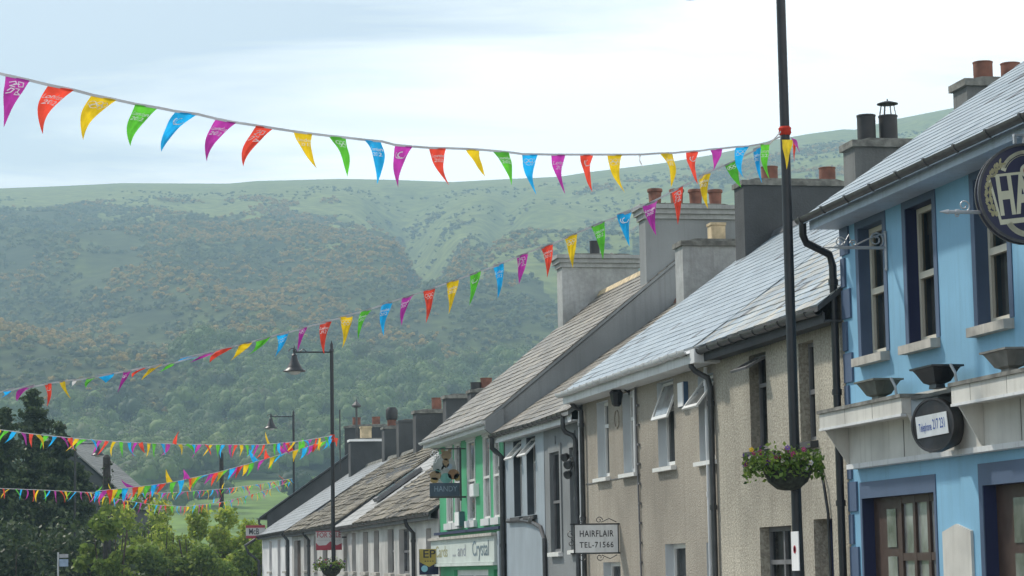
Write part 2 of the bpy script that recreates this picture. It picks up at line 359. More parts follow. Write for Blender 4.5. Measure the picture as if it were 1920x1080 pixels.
# ------------------------------------------------------------------ house kit
def wall_grid(b, D, y0, y1, z0, z1, ops, dep=0.18, m=0, mr=0):
    """street wall at x = D facing -x with real openings (ya, yb, za, zb) and their reveals"""
    ys = sorted({y0, y1, *[o[0] for o in ops], *[o[1] for o in ops]}); zs = sorted({z0, z1, *[o[2] for o in ops], *[o[3] for o in ops]})
    for i in range(len(ys)-1):
        for j in range(len(zs)-1):
            cy, cz = (ys[i]+ys[i+1])/2, (zs[j]+zs[j+1])/2
            if any(o[0] < cy < o[1] and o[2] < cz < o[3] for o in ops): continue
            b.face([(D, ys[i+1], zs[j]), (D, ys[i], zs[j]), (D, ys[i], zs[j+1]), (D, ys[i+1], zs[j+1])], m)
    for o in ops:
        ya, yb, za, zb = o[:4]; d = o[4] if len(o) > 4 else dep; q = o[5] if len(o) > 5 else mr
        b.face([(D, yb, za), (D, yb, zb), (D+d, yb, zb), (D+d, yb, za)], q)
        b.face([(D, ya, za), (D+d, ya, za), (D+d, ya, zb), (D, ya, zb)], q)
        b.face([(D, ya, zb), (D+d, ya, zb), (D+d, yb, zb), (D, yb, zb)], q)
        b.face([(D, ya, za), (D, yb, za), (D+d, yb, za), (D+d, ya, za)], q)
def house_wall(root, y0, y1, rl, ops, mats, D=XF, dep=0.18, gm=0, mr=0, name='wall'):
    xe, zev, xr, zrv = rl; k = (zrv - zev)/(xr - xe); ze = zev + k*(D - xe) - .115; zr = zrv - .115
    b = MB(); ZB = -3.0; wall_grid(b, D, y0, y1, ZB, ze, ops, dep, 0, mr)
    xm, xb = xr, 2*xr - D
    b.face([(D, y0, ZB), (xb, y0, ZB), (xb, y0, ze), (xm, y0, zr), (D, y0, ze)], gm)
    b.face([(D, y1, ZB), (D, y1, ze), (xm, y1, zr), (xb, y1, ze), (xb, y1, ZB)], gm)
    b.face([(xb, y0, ZB), (xb, y1, ZB), (xb, y1, ze), (xb, y0, ze)], gm)
    return b.build(name, mats, root)
def slates(b, y0, y1, xe, ze, xr, zr, course, sw, jit, th, m=0, yoff=0.0, gap=0.006, wob=0.0):
    """one roof slope laid as overlapping slates from eave (xe, ze) up to ridge (xr, zr)"""
    U = Vector((xr - xe, 0, zr - ze)); Ln = U.length; U.normalize(); nrm = Vector((-U.z, 0, U.x)) if xr > xe else Vector((-U.z, 0, U.x))
    if nrm.z < 0: nrm = -nrm
    n = max(1, int(Ln / course))
    c = Ln / n
    for i in range(n):
        y = y0 - (sw/2 if i % 2 else 0)
        while y < y1 - 0.01:
            w_ = sw * random.uniform(0.94, 1.06) if jit else sw
            a = max(y, y0); e = min(y + w_, y1); y += w_
            if e - a < 0.02: continue
            s0 = i * c + random.uniform(-1, 1) * jit; s1 = (i + 1) * c + c * 0.15
            if i == n - 1: s1 = Ln
            if i == 0: s0 = random.uniform(-1, 0.3) * jit
            h = th * random.uniform(0.88, 1.12); wv = wob * mnoise.noise(Vector((y * 0.35, i * 0.3, yoff)))
            jk = jit * (.35 if jit > .03 else .12); k0 = h + wv + random.uniform(0, 1) * jk; k0b = h + wv + random.uniform(0, 1) * jk
            P = lambda s, yy, k: Vector((xe, yy, ze)) + U * s + nrm * k
            ap, ep = a + gap, e - gap
            v = [P(s0, ap, k0), P(s0, ep, k0b), P(s1, ep, wv + 0.002), P(s1, ap, wv + 0.002), P(s0, ap, -0.01), P(s0, ep, -0.01)]
            r = random.random() * .8 if random.random() > .03 else 1.0
            b.mesh(v, [(0, 1, 2, 3) if xr < xe else (1, 0, 3, 2), (4, 5, 1, 0), (0, 3, 4), (1, 5, 2)], m, r)
def roof(root, y0, y1, xe, ze, xr, zr, mats, course=0.25, sw=0.30, jit=0.0, th=0.012, wob=0.0, strips=(), back=True, barge=True, name='roof', ridge=True):
    """mats: slate, underside/barge, ridge tile.  strips: (ya, yb, material index)"""
    b = MB(); th0 = 0.09
    xb = 2 * xr - xe
    # deck under the slates
    b.prism([(xe, y0, ze - th0), (xr, y0, zr - th0), (xb, y0, ze - th0), (xb, y0, ze - 0.012), (xr, y0, zr - 0.012), (xe, y0, ze - 0.012)], (0, y1 - y0, 0), 1)
    segs = []; y = y0
    for (a, e, mi) in sorted(strips):
        if a > y: segs.append((y, a, 0))
        segs.append((a, e, mi)); y = e
    if y < y1: segs.append((y, y1, 0))
    for (a, e, mi) in segs: slates(b, a, e, xe, ze, xr, zr, course, sw, jit if mi == 0 else 0.003, th, mi, yoff=y0, wob=wob if mi == 0 else 0)
    if back: slates(b, y0, y1, xb, ze, xr, zr, course * 1.5, sw * 2, 0.0, th, 0)
    if ridge:
        y = y0
        while y < y1 - 0.05:
            e = min(y + 0.45, y1)
            b.prism([(xr - 0.17, y, zr - 0.10), (xr + 0.17, y, zr - 0.10), (xr + 0.10, y, zr + 0.045), (xr, y, zr + 0.085), (xr - 0.10, y, zr + 0.045)], (0, e - y - 0.012, 0), 2)
            y = e
    return b.build(name, mats, root)
def chimney(root, x0, x1, yc, t, z0, ztop, mats, pots, cap=(0.06, 0.12), style='slab', label=None):
    """mats: stack, cap. pots: (x, height, radius, material, kind)"""
    b = MB(); y0, y1 = yc - t/2, yc + t/2
    b.box((x0, y0, z0), (x1, y1, ztop - cap[1]), 0)
    ov, ch = cap
    if style == 'slab':
        b.box((x0 - ov, y0 - ov, ztop - ch), (x1 + ov, y1 + ov, ztop), 1)
    else:       # moulded cornice of three oversailing courses, rough flaunching above
        for k, (o, h0, h1) in enumerate(((0.05, 0.34, 0.22), (0.11, 0.22, 0.10), (0.17, 0.10, 0.0))):
            b.box((x0 - o, y0 - o, ztop - h0), (x1 + o, y1 + o, ztop - h1 - 0.001), 1)
        for k in range(26):
            xx = random.uniform(x0, x1); b.ball((xx, random.uniform(y0, y1), ztop + 0.0), (random.uniform(.06, .14), .1, random.uniform(.03, .09)), 2, sub=1)
    b.prism([(x0 + 0.05, y0 + .05, ztop - 0.003), (x1 - 0.05, y0 + .05, ztop - 0.003), (x1 - 0.3, y0 + .05, ztop + 0.06), (x0 + 0.3, y0 + .05, ztop + 0.06)], (0, t - .1, 0), 2)
    o = b.build('chimney', list(mats) + [M_mort], root)
    if label: o['label'] = label
    for (px, h, r, pm, kind) in pots:
        q = MB(); c = (px, yc, ztop + 0.02)
        if kind == 'roll':
            q.lathe([(r*.93, 0), (r*.96, h*.08), (r*.88, h*.14), (r*.97, h*.8), (r*1.12, h*.83), (r*1.14, h*.95), (r*1.08, h), (r*.85, h), (r*.8, h*.6)], c, 20)
        elif kind == 'can':
            q.lathe([(r, 0), (r, h*.93), (r*1.05, h*.94), (r*1.05, h), (r*.88, h), (r*.86, h*.6)], c, 20)
        elif kind == 'cowl':
            q.lathe([(r, 0), (r, h*.93), (r*1.05, h*.94), (r*1.05, h), (r*.88, h), (r*.86, h*.6)], c, 20)
            for k in range(8):
                a = k * math.pi / 4; q.tube([(c[0]+r*.95*math.cos(a), c[1]+r*.95*math.sin(a), c[2]+h), (c[0]+r*.72*math.cos(a), c[1]+r*.72*math.sin(a), c[2]+h*1.42)], 0.008, 5)
            q.lathe([(r*1.15, h*1.42), (r*1.15, h*1.45), (r*.4, h*1.53), (0.012, h*1.55), (0.012, h*1.62), (0, h*1.63)], c, 16)
        elif kind == 'square':
            q.box((px - r, yc - r, c[2]), (px + r, yc + r, c[2] + h)); q.box((px - r*1.12, yc - r*1.12, c[2] + h*.86), (px + r*1.12, yc + r*1.12, c[2] + h))
        elif kind == 'hood':
            q.lathe([(r*.8, 0), (r*.85, h*.35)], c, 16); q.lathe([(r*1.0, h*.36), (r*1.12, h*.5), (r*1.1, h*.85), (r*.8, h), (0, h*1.02)], c, 16, 1)
        q.build('chimney_pot', [pm, M_blkpot], o, smooth=True)
    return o
def gutter(root, y0, y1, x, z, m, rad=0.06, dz=0.0, brackets=1.0, sag=0.0, name='gutter'):
    b = MB(); n = max(2, int((y1 - y0) / 1.0)); seg = 9
    prof = [(-rad * math.cos(math.pi * k / seg), -rad * math.sin(math.pi * k / seg)) for k in range(seg + 1)]
    inner = [(p[0] * .86, p[1] * .86 + 0.0) for p in reversed(prof)]
    ring = prof + inner; m_ = len(ring)
    vs = []
    for i in range(n + 1):
        t = i / n; yy = y0 + (y1 - y0) * t; zz = z + dz * t + sag * mnoise.noise(Vector((yy * .8, x, 1)))
        vs += [(x + p[0], yy, zz + p[1]) for p in ring]
    fs = []
    for i in range(n):
        for k in range(m_):
            k2 = (k + 1) % m_; fs.append((i*m_ + k, (i+1)*m_ + k, (i+1)*m_ + k2, i*m_ + k2))
    fs.append(tuple(range(m_))); fs.append(tuple(n*m_ + k for k in reversed(range(m_))))
    b.mesh(vs, fs, 0)
    y = y0 + 0.4
    while brackets and y < y1:
        t = (y - y0) / (y1 - y0); zz = z + dz * t
        pr = [(-rad*1.16 * math.cos(math.pi*k/seg), -rad*1.16 * math.sin(math.pi*k/seg)) for k in range(seg+1)]
        b.prism([(x + p[0], y, zz + p[1]) for p in pr] + [(x + rad*1.16, y, zz + .01), (x - rad*1.16, y, zz + .01)], (0, 0.05, 0), 0)
        y += brackets
    return b.build(name, m, root, smooth=True)
def downpipe(root, pts, m, rad=0.045, name='downpipe', collars=True):
    b = MB(); b.tube(pts, rad, 10)
    if collars:
        p0, p1 = Vector(pts[-2]), Vector(pts[-1]); n = int((p0 - p1).length / 1.5)
        for k in range(n + 1):
            q = p0.lerp(p1, (k + .15) / max(n, 1)) if n else p0
            b.lathe([(rad*1.3, -.04), (rad*1.3, .04)], q, 10)
    return b.build(name, m, root, smooth=True)
def window(root, op, mf, mg, D=XF, dep=0.16, style='sash', sill=None, fw=0.06, sill_out=0.12, hopper=None, label=None, sill_w=0.08, sill_h=0.11):
    ya, yb, za, zb = op[:4]; x0, x1 = D + dep - 0.05, D + dep + 0.02
    b = MB()
    g = 0.003
    b.box((x0, ya+g, za+g), (x1, ya + fw, zb-g)); b.box((x0, yb - fw, za+g), (x1, yb-g, zb-g))
    b.box((x0, ya + fw, zb - fw), (x1, yb - fw, zb-g)); b.box((x0, ya + fw, za+g), (x1, yb - fw, za + fw*1.2))
    zm = za + (zb - za) * 0.5
    if style == 'sash': b.box((x0 - 0.02, ya + fw, zm - fw*.6), (x1, yb - fw, zm + fw*.6))
    if style == 'transom': zt = za + (zb - za) * 0.68; b.box((x0 - 0.01, ya + fw, zt - fw*.5), (x1, yb - fw, zt + fw*.5))
    if style in ('cross',):
        zt = za + (zb - za) * 0.66; b.box((x0 - .01, ya + fw, zt - fw*.5), (x1, yb - fw, zt + fw*.5)); yy = (ya + yb)/2; b.box((x0 - .012, yy - fw*.5, za + fw), (x1, yy + fw*.5, zb - fw))
    o = b.build('window', mf, root)
    if label: o['label'] = label
    p = MB(); p.face([(x0 + 0.04, yb - fw*.5, za + fw*.5), (x0 + 0.04, ya + fw*.5, za + fw*.5), (x0 + 0.04, ya + fw*.5, zb - fw*.5), (x0 + 0.04, yb - fw*.5, zb - fw*.5)])
    p.build('pane', mg, o)
    if mg is M_clear:           # curtains hanging inside, drawn to different widths
        xc = x1 + .10
        def drape(c0, c1):
            cb = MB()
            n = max(4, int((c1 - c0)/.035)); pts = [(xc + .025*math.sin(k*1.7) + random.uniform(-.006, .006), c0 + (c1 - c0)*k/n) for k in range(n + 1)]
            for k in range(n): cb.face([(pts[k+1][0], pts[k+1][1], za + .02), (pts[k][0], pts[k][1], za + .02), (pts[k][0], pts[k][1], zb - .02), (pts[k+1][0], pts[k+1][1], zb - .02)])
            cb.build('curtain', M_curt, o, smooth=True)
        k1, k2 = random.uniform(.12, .32), random.uniform(.12, .34); wy = yb - ya
        drape(ya + .01, ya + wy*k1); drape(yb - wy*k2, yb - .01)
        if random.random() < .5:
            cb = MB(); cb.face([(xc - .03, yb, zb - wy*.35), (xc - .03, ya, zb - wy*.35), (xc - .03, ya, zb), (xc - .03, yb, zb)]); cb.build('blind', M_curt, o)
    if sill is not None:
        s = MB(); s.prism([(D - sill_out, ya - sill_w, za - sill_h), (D + dep - 0.04, ya - sill_w, za - sill_h), (D + dep - 0.04, ya - sill_w, za + 0.004), (D - sill_out, ya - sill_w, za - 0.02)], (0, yb - ya + 2*sill_w, 0))
        s.build('sill', sill, o)
    if hopper:      # top-hung light standing open: (height, angle)
        hh, ang, hm = hopper; q = MB(); gl = MB()
        top = Vector((D + dep - 0.07, 0, zb - 0.02)); dn = Vector((-math.sin(ang), 0, -math.cos(ang))); nn = Vector((-math.cos(ang), 0, math.sin(ang)))
        def bar(s0, s1, y0, y1): q.obox(top + dn*((s0+s1)/2) + Vector((0, (y0+y1)/2, 0)), (0, (y1-y0)/2, 0), dn*((s1-s0)/2), nn*0.018)
        bar(0, hh, ya + .02, ya + .07); bar(0, hh, yb - .07, yb - .02); bar(0, .05, ya + .07, yb - .07); bar(hh - .06, hh, ya + .07, yb - .07)
        pts = [top + dn*s + Vector((0, yy, 0)) for (s, yy) in ((.04, ya + .05), (.04, yb - .05), (hh - .05, yb - .05), (hh - .05, ya + .05))]
        gl.face(pts)
        cs = q.build('casement', hm, o)
        for f in gl.f: q2 = None
        pm = MB(); pm.face(pts); pm.build('casement_glass', M_glassg, o)
    return o
def fop(u0, u1, v0, v1, D=XF):
    """opening on the facade from its far/near edges and the heights read at its far edge"""
    A = onX(u0, v0, D); B = onX(u1, v0, D); C_ = onX(u0, v1, D)
    return (round(B.y, 3), round(A.y, 3), round(C_.z, 3), round(A.z, 3))

M_palerev = paint('pale_reveal_paint', (0.52, 0.56, 0.58), streak=0.1)
M_revdark = mat('dark_reveal', (0.06, 0.075, 0.09), rough=.6)
# ================================================================== the row of buildings, nearest first
G_row = 'buildings of the terrace row'
# ------------------------------------------------------------------ blue corner pub
pub = thing('public_house', (XF, 31.4, 0), 'sky blue painted pub with slate roof, dark blue window surrounds and white shop fascia', 'building', G_row)
W = [fop(1609, 1655, 430, 672), fop(1697, 1748, 391, 648), fop(1825, 1884, 339, 613)]
W = [(a, b_, 4.36, 6.10) for (a, b_, c, d) in W] + [(23.3, 24.25, 4.36, 6.10), (20.8, 21.75, 4.36, 6.10)]
door1 = (28.27, 30.91, -0.25, 2.46); door2 = (24.0, 26.70, -0.25, 2.48)
ops = [(*W[0], .2, 1), (*W[1], .2, 2), (*W[2], .2, 1), (*W[3], .2, 1), (*W[4], .2, 1), (*door1, .24, 2), (*door2, .24, 2)]
house_wall(pub, 14.0, 31.42, (10.46, 6.36, 15.7, 9.92), ops, [M_blue, M_trim, M_navy])
# raised painted surrounds and quoins
t = 0.012
def surround(op, wt, ws, x=XF):
    ya, yb, za, zb = op; b = MB()
    b.box((x - t, ya - ws, za), (x - .0005, ya, zb)); b.box((x - t, yb, za), (x - .0005, yb + ws, zb)); b.box((x - t, ya - ws, zb), (x - .0005, yb + ws, zb + wt)); b.build('window_surround', M_trim, pub)
for k in W: surround(k, 0.13, 0.12)
surround(door1, 0.22, 0.07); surround(door2, 0.26, 0.12)
b = MB()
for k in range(14):
    z = 0.1 + k * 0.44; ww = 0.34 if k % 2 else 0.16
    b.box((XF - 0.028, 31.42 - ww, z), (XF - .0005, 31.42, z + 0.40))
b.build('quoins', M_trim, pub)
for i, k in enumerate(W):
    window(pub, k, M_cream, M_clear, dep=.2, style='sash', sill=M_sill, fw=.07, sill_out=.13, sill_w=.10, sill_h=.13)
roof(pub, 13.9, 31.47, 10.46, 6.36, 15.7, 9.92, [M_slate, M_soff, M_terra], course=0.235, sw=0.30, jit=0.004, th=0.011)
# soffit and fascia board
b = MB(); b.box((10.56, 13.9, 6.185), (10.585, 31.46, 6.33)); b.box((10.585, 13.9, 6.20), (10.999, 31.46, 6.225)); b.build('fascia_board', M_soff, pub)
gutter(pub, 13.9, 31.62, 10.47, 6.36, M_gut, rad=0.075, brackets=0.95)
downpipe(pub, [(10.47, 31.48, 6.30), (10.47, 31.48, 6.12), (10.52, 31.50, 6.02), (10.86, 31.52, 5.86), (10.90, 31.52, 5.7), (10.90, 31.50, -0.4)], M_black, rad=0.055)
# shop fascia: two projecting cornice beams with a gap, raking board below, base rail
b = MB(); t2 = 0.006
for (ya, yb) in ((27.97, 31.12), (14.2, 26.33)):
    b.box((10.50, ya, 3.42), (10.99, yb, 3.615), 0); b.box((10.47, ya - .03, 3.615), (10.99, yb + .03, 3.66), 1); b.box((10.485, ya, 3.385), (10.56, yb, 3.417), 2)
    y = ya + 1.05
    while y < yb - .3: b.box((10.4985, y, 3.42), (10.51, y + .012, 3.612), 1); y += 1.05
b.box((10.87, 14.2, 2.928), (10.985, 31.0, 3.70), 0)
for yv in (28.9, 25.2, 23.0): b.box((10.864, yv, 2.93), (10.869, yv + .015, 3.40), 1)
for yv in (27.97, 26.29, 22.0): b.prism([(10.56, yv, 3.418), (10.868, yv, 3.418), (10.868, yv, 2.93), (10.84, yv, 2.93)], (0, .03, 0), 0)
b.box((10.84, 14.2, 2.86), (10.99, 31.06, 2.925), 2)
b.prism([(10.52, 31.004, 3.418), (10.99, 31.004, 3.418), (10.99, 31.004, 2.93), (10.85, 31.004, 2.93)], (0, .03, 0), 0)
# raking cheeks either side of the gap
b.prism([(10.62, 27.96, 3.60), (10.99, 27.96, 3.60), (10.99, 27.3, 3.60), (10.72, 27.3, 3.60)], (0.0, 0, -0.215), 3)
b.prism([(10.66, 27.3, 3.63), (10.99, 27.3, 3.63), (10.99, 26.37, 3.63), (10.66, 26.37, 3.63)], (0.0, 0, -0.04), 1)
b.build('shop_fascia', [M_fascia, M_mort, M_white, M_pale], pub)
# recessed doors
def pub_door(op):
    ya, yb, za, zb = op; x = XF + .16
    b = MB()
    b.box((x, ya + 1.585, za), (x + .08, yb - .0, zb), 0)                    # panelled leaf
    y = ya
    for k in range(4): b.box((x - .04, ya + k * .50, za), (x + .02, ya + k * .50 + .085, zb))
    for zz in (za, za + .95, 1.62, zb - .10): b.box((x - .036, ya + .071, zz), (x + .016, ya + 1.58, zz + .10))
    o = b.build('door', M_brown, pub)
    g = MB(); g.box((x - .005, ya + .07, za + .9), (x + .002, ya + 1.5, zb - .05)); g.build('door_glass', M_glassg, o)
    for (a, e) in ((1.80, zb - .16), (za + 1.0, 1.68)):       # narrow glazed lights in the leaf
        g = MB(); g.box((x - .014, yb - .86, a), (x - .001, yb - .52, e)); g.build('door_light', M_glassg, o)
pub_door(door1); pub_door(door2)

# ------------------------------------------------------------------ beige pebbledash house
bei = thing('terraced_house', (XF, 34.6, 0), 'beige pebbledash house with dark gutter next to the sky blue pub', 'building', G_row)
B1 = (35.06, 35.93, 3.36, 4.84); B2 = (32.76, 33.46, 3.36, 4.80); BG = (34.05, 35.62, 0.6, 2.17); BD = (32.19, 33.01, -0.3, 2.23)
house_wall(bei, 31.422, 37.77, (10.64, 5.15, 15.0, 8.36), [B1, B2, BG, (*BD, .35)], [M_beige, M_dkren], dep=.2)
window(bei, B1, M_dkfr, M_clear, dep=.2, style='transom', sill=M_dkren, fw=.06, hopper=(.5, R(62), M_dkfr))
window(bei, B2, M_dkfr, M_clear, dep=.2, style='sash', sill=M_dkren, fw=.06)
window(bei, BG, M_dkfr, M_clear, dep=.2, style='cross', fw=.07)
b = MB(); ya, yb, za, zb = BD; x = XF + .25
b.box((x, ya + .05, za), (x + .05, yb - .05, zb - .02)); b.box((x - .02, ya + .02, za), (x + .03, ya + .09, zb)); b.box((x - .02, yb - .09, za), (x + .03, yb - .02, zb))
d = b.build('door', M_navy, bei); b = MB(); b.box((x - .01, ya + .3, 1.2), (x - .001, yb - .3, 1.9)); b.build('door_glass', M_glass, d)
roof(bei, 31.46, 37.77, 10.64, 5.15, 15.0, 8.36, [M_slatel, M_dkren, M_lead], course=.23, sw=.30, jit=.014, th=.013, wob=.012)
b = MB(); b.box((10.72, 31.46, 4.90), (10.74, 37.77, 5.05)); b.box((10.74, 31.46, 4.92), (10.999, 37.77, 4.945)); b.build('fascia_board', M_dkren, bei)
gutter(bei, 31.5, 38.1, 10.66, 5.09, M_gutd, rad=0.07, brackets=.62, sag=.05)
downpipe(bei, [(10.66, 38.05, 5.02), (10.66, 38.05, 4.86), (10.72, 38.02, 4.78), (10.90, 37.92, 4.66), (10.93, 37.9, 4.5), (10.93, 37.88, -0.6)], M_gutd, rad=.048)
chimney(bei, 15.44, 17.3, 37.8, .62, 7.6, 9.68, [M_stack, M_mort], [(15.87, .34, .165, M_terra, 'can'), (16.37, .33, .165, M_terra, 'can')], label='grey chimney with two terracotta pots, seen over the pub roof')
b = MB(); b.tube([(10.97, 32.55, 3.0), (10.95, 32.35, 2.7), (10.965, 32.25, 2.3), (10.97, 32.22, 1.0), (10.97, 32.22, -.3)], .022, 6); b.build('cable', M_black, bei)

# ------------------------------------------------------------------ buff roughcast building
buf = thing('terraced_house', (XF, 42.6, 0), 'long buff roughcast house with deep white eaves board and open white window lights', 'building', G_row)
Rw = [(45.31, 46.27, 3.36, 4.84), (43.1, 44.16, 3.36, 4.86), (40.46, 41.58, 3.36, 4.86), (37.95, 38.88, 3.34, 4.76)]
Rg = [(39.93, 41.28, 0.5, 1.99), (38.03, 38.62, 0.5, 1.98), (44.6, 46.0, 0.3, 1.7)]
house_wall(buf, 37.772, 47.5, (10.62, 5.16, 15.0, 8.36), [(*k, .2, 1) for k in Rw + Rg], [M_rough, M_palerev, M_gable], gm=2)
for i, k in enumerate(Rw): window(buf, k, M_upvc, M_clear, dep=.2, style='transom', sill=M_upvc, fw=.07, sill_out=.10, sill_h=.09, hopper=(.70, R(21), M_upvc) if i == 2 else ((.68, R(38), M_upvc) if i == 3 else None))
for i, k in enumerate(Rg): window(buf, k, M_upvc, M_clear, dep=.2, style='sash', fw=.08)
roof(buf, 37.772, 47.52, 10.62, 5.16, 15.0, 8.36, [M_slate, M_gable, M_lead], course=.23, sw=.30, jit=.008, th=.012, wob=.008)
b = MB(); b.box((10.60, 37.78, 4.90), (10.63, 47.55, 5.12)); b.box((10.63, 37.78, 4.90), (10.999, 47.5, 4.93)); b.box((10.56, 37.5, 4.88), (10.998, 37.765, 5.11)); b.build('eaves_board', M_white, buf)
gutter(buf, 37.8, 47.6, 10.53, 5.12, M_white, rad=0.075, brackets=.55, sag=.03)
downpipe(buf, [(10.93, 38.14, 4.86), (10.93, 38.14, -.6)], M_white, rad=.035)
downpipe(buf, [(10.66, 47.2, 5.0), (10.75, 47.25, 4.85), (10.92, 47.3, 4.75), (10.92, 47.3, -.9)], M_gutd, rad=.048)
downpipe(buf, [(10.94, 47.50, 4.8), (10.94, 47.50, -.9)], M_white, rad=.04)
b = MB(); b.tube([(10.97, 43.02, 5.0), (10.96, 43.0, 4.3), (10.97, 42.98, 3.3), (10.97, 42.9, 1.5), (10.97, 42.88, -.8)], .018, 6)
for k in range(16): b.box((10.955, 42.87, -.5 + k*.36), (10.995, 42.95, -.46 + k*.36))
b.build('cable', M_dkfr, buf); b = MB(); b.tube([(10.965, 43.1, 4.86), (10.95, 43.08, 3.3)], .028, 6); b.build('conduit', M_upvc, buf)
b = MB(); b.prism([(10.987, 42.9, 3.28), (10.995, 42.9, 3.28), (10.995, 42.9, 3.30), (10.987, 42.9, 3.30)], (0, 4.4, -.02)); b.build('cable', M_dkfr, buf)
chimney(buf, 14.56, 16.7, 41.0, .62, 7.3, 9.19, [M_stack, M_mort], [(14.91, .50, .168, M_blkpot, 'can'), (15.33, .50, .168, M_blkpot, 'cowl')], label='grey chimney with two black pots, one wearing a wire cowl')
chimney(buf, 14.28, 16.6, 47.0, .66, 7.0, 9.43, [M_dkren, M_mort], [(14.95, .32, .17, M_terra, 'can'), (16.2, .32, .17, M_terra, 'can')], cap=(.04, .10), label='broad dark rendered chimney')

# ------------------------------------------------------------------ grey two-tone house
gry = thing('terraced_house', (XF, 51.8, 0), 'two tone grey house with low eaves between the buff house and the green shop', 'building', G_row)
Gw = [(53.75, 54.7, 2.8, 4.54), (52.21, 53.2, 2.8, 4.54), (49.71, 50.66, 1.95, 4.07), (47.9, 48.7, 1.98, 4.08)]
house_wall(gry, 47.502, 55.7, (10.70, 4.78, 15.4, 8.0), [(*k, .2, 1) for k in Gw[:2]] + Gw[2:], [M_grey, M_revdark], dep=.1)
b = MB(); xs = XF - .01
wall_grid(b, xs, 51.3, 55.69, -2.0, 4.70, Gw[:2], .0095); b.build('painted_panel', M_pale, gry)
for i, k in enumerate(Gw): window(gry, k, M_upvc if i < 2 else M_dkfr, M_clear, dep=.2 if i < 2 else .1, style='transom' if i < 2 else 'sash', sill=M_dkren if i < 2 else M_upvc, fw=.05, sill_out=.10, sill_h=.10, hopper=(.55, R(42), M_upvc) if i < 2 else None)
b = MB()
for k in Gw[2:]:
    ya, yb, za, zb = k
    b.box((XF - .03, ya - .14, zb), (XF - .0005, yb + .14, zb + .16)); b.box((XF - .03, ya - .14, za), (XF - .0005, ya, zb)); b.box((XF - .03, yb, za), (XF - .0005, yb + .14, zb)); b.box((XF - .03, (ya+yb)/2 - .1, zb + .16), (XF - .0005, (ya+yb)/2 + .1, zb + .34))
b.build('window_surround', M_grey, gry)
roof(gry, 47.53, 55.88, 10.70, 4.78, 15.4, 8.0, [M_slateb, M_gable, M_terra], course=.24, sw=.30, jit=.012, th=.014, wob=.03)
b = MB(); b.box((10.76, 47.56, 4.56), (10.78, 55.8, 4.72)); b.box((10.78, 47.56, 4.58), (10.999, 55.7, 4.60)); b.build('fascia_board', M_white, gry)
gutter(gry, 47.9, 55.9, 10.69, 4.75, M_gutd, rad=0.065, brackets=.5, sag=.03)
downpipe(gry, [(10.69, 48.0, 4.70), (10.69, 48.0, 4.45), (10.75, 48.0, 4.36), (10.88, 47.95, 4.30), (10.92, 47.9, 4.2), (10.92, 47.78, -1.0)], M_gutd, rad=.05)
downpipe(gry, [(10.69, 55.75, 4.68), (10.69, 55.75, 4.45), (10.80, 55.77, 4.35), (10.92, 55.78, 4.25), (10.92, 55.78, -1.2)], M_gutd, rad=.06)
b = MB(); b.tube([(10.95, 55.3, 2.72), (10.95, 53.6, 2.70), (10.95, 52.4, 2.62), (10.94, 51.6, 2.5), (10.95, 51.25, 2.25), (10.95, 51.2, -1)], .05, 8); b.ball((10.92, 52.5, 2.68), (.07, .2, .09)); b.build('conduit', M_gut, gry)
chimney(gry, 14.07, 16.3, 51.0, .64, 6.6, 8.73, [M_ltren, M_mort], [(14.95, .42, .16, M_buffp, 'square')], cap=(.05, .11), label='weathered grey chimney with one square buff pot')

# ------------------------------------------------------------------ green shop
grn = thing('shop_building', (XF, 60.4, 0), 'emerald green shop with white fascia sign and tall rendered gable', 'building', G_row)
Sw = [(61.97, 63.75, 2.84, 5.02), (59.66, 60.68, 2.84, 4.87), (57.66, 58.44, 2.84, 4.87), (56.45, 57.12, 2.84, 4.87)]
Sw[0] = (62.95, 63.85, 2.84, 4.9); Sw.append((61.75, 62.55, 2.84, 4.9))
shop_op = [(58.1, 63.0, -1.0, 1.60), (56.4, 57.4, -1.2, 1.60)]
house_wall(grn, 55.9, 65.1, (10.56, 5.15, 15.55, 9.17), [(*k, .05) for k in Sw] + shop_op, [M_green, M_gable], dep=.16, gm=1)
for k in Sw: window(grn, k, M_upvc, M_glassg, dep=.05, style='sash', fw=.05)
b = MB()
for k in Sw:
    ya, yb, za, zb = k
    b.box((XF - .03, ya - .14, zb), (XF - .0005, yb + .14, zb + .16)); b.box((XF - .02, ya - .05, za), (XF - .0005, ya, zb)); b.box((XF - .02, yb, za), (XF - .0005, yb + .05, zb)); b.box((XF - .09, ya - .16, za - .17), (XF - .0005, yb + .16, za))
b.build('window_surround', M_white, grn)
roof(grn, 55.86, 65.3, 10.56, 5.15, 15.55, 9.17, [M_slateb, M_gable, M_buffp], course=.27, sw=.33, jit=.02, th=.018, wob=.02)
b = MB(); b.box((10.60, 55.9, 4.93), (10.64, 65.3, 5.08)); b.box((10.64, 55.9, 4.93), (10.999, 65.1, 4.96)); b.build('eaves_board', M_white, grn)
b = MB(); b.prism([(10.55, 55.80, 5.10), (11.0, 55.80, 5.40), (11.0, 55.80, 4.62), (10.92, 55.80, 4.62), (10.55, 55.80, 4.90)], (0, .16, 0)); b.build('kneeler', M_gable, grn)
gutter(grn, 55.9, 65.3, 10.53, 5.09, M_white, rad=0.07, brackets=.9)
b = MB(); b.box((10.78, 56.15, 1.78), (10.985, 65.35, 2.40), 0); b.box((10.70, 56.1, 2.40), (10.985, 65.4, 2.47), 1); b.box((10.74, 56.1, 1.70), (10.985, 65.4, 1.775), 0); b.box((10.86, 56.0, 2.55), (10.985, 65.3, 2.62), 2)
b.box((10.84, 55.86, -1.5), (10.985, 56.09, 2.5), 3)
sb = b.build('shop_fascia', [paint('pale_green_board', (.56, .62, .58), streak=.2), M_sill, M_navy, M_pale], grn)
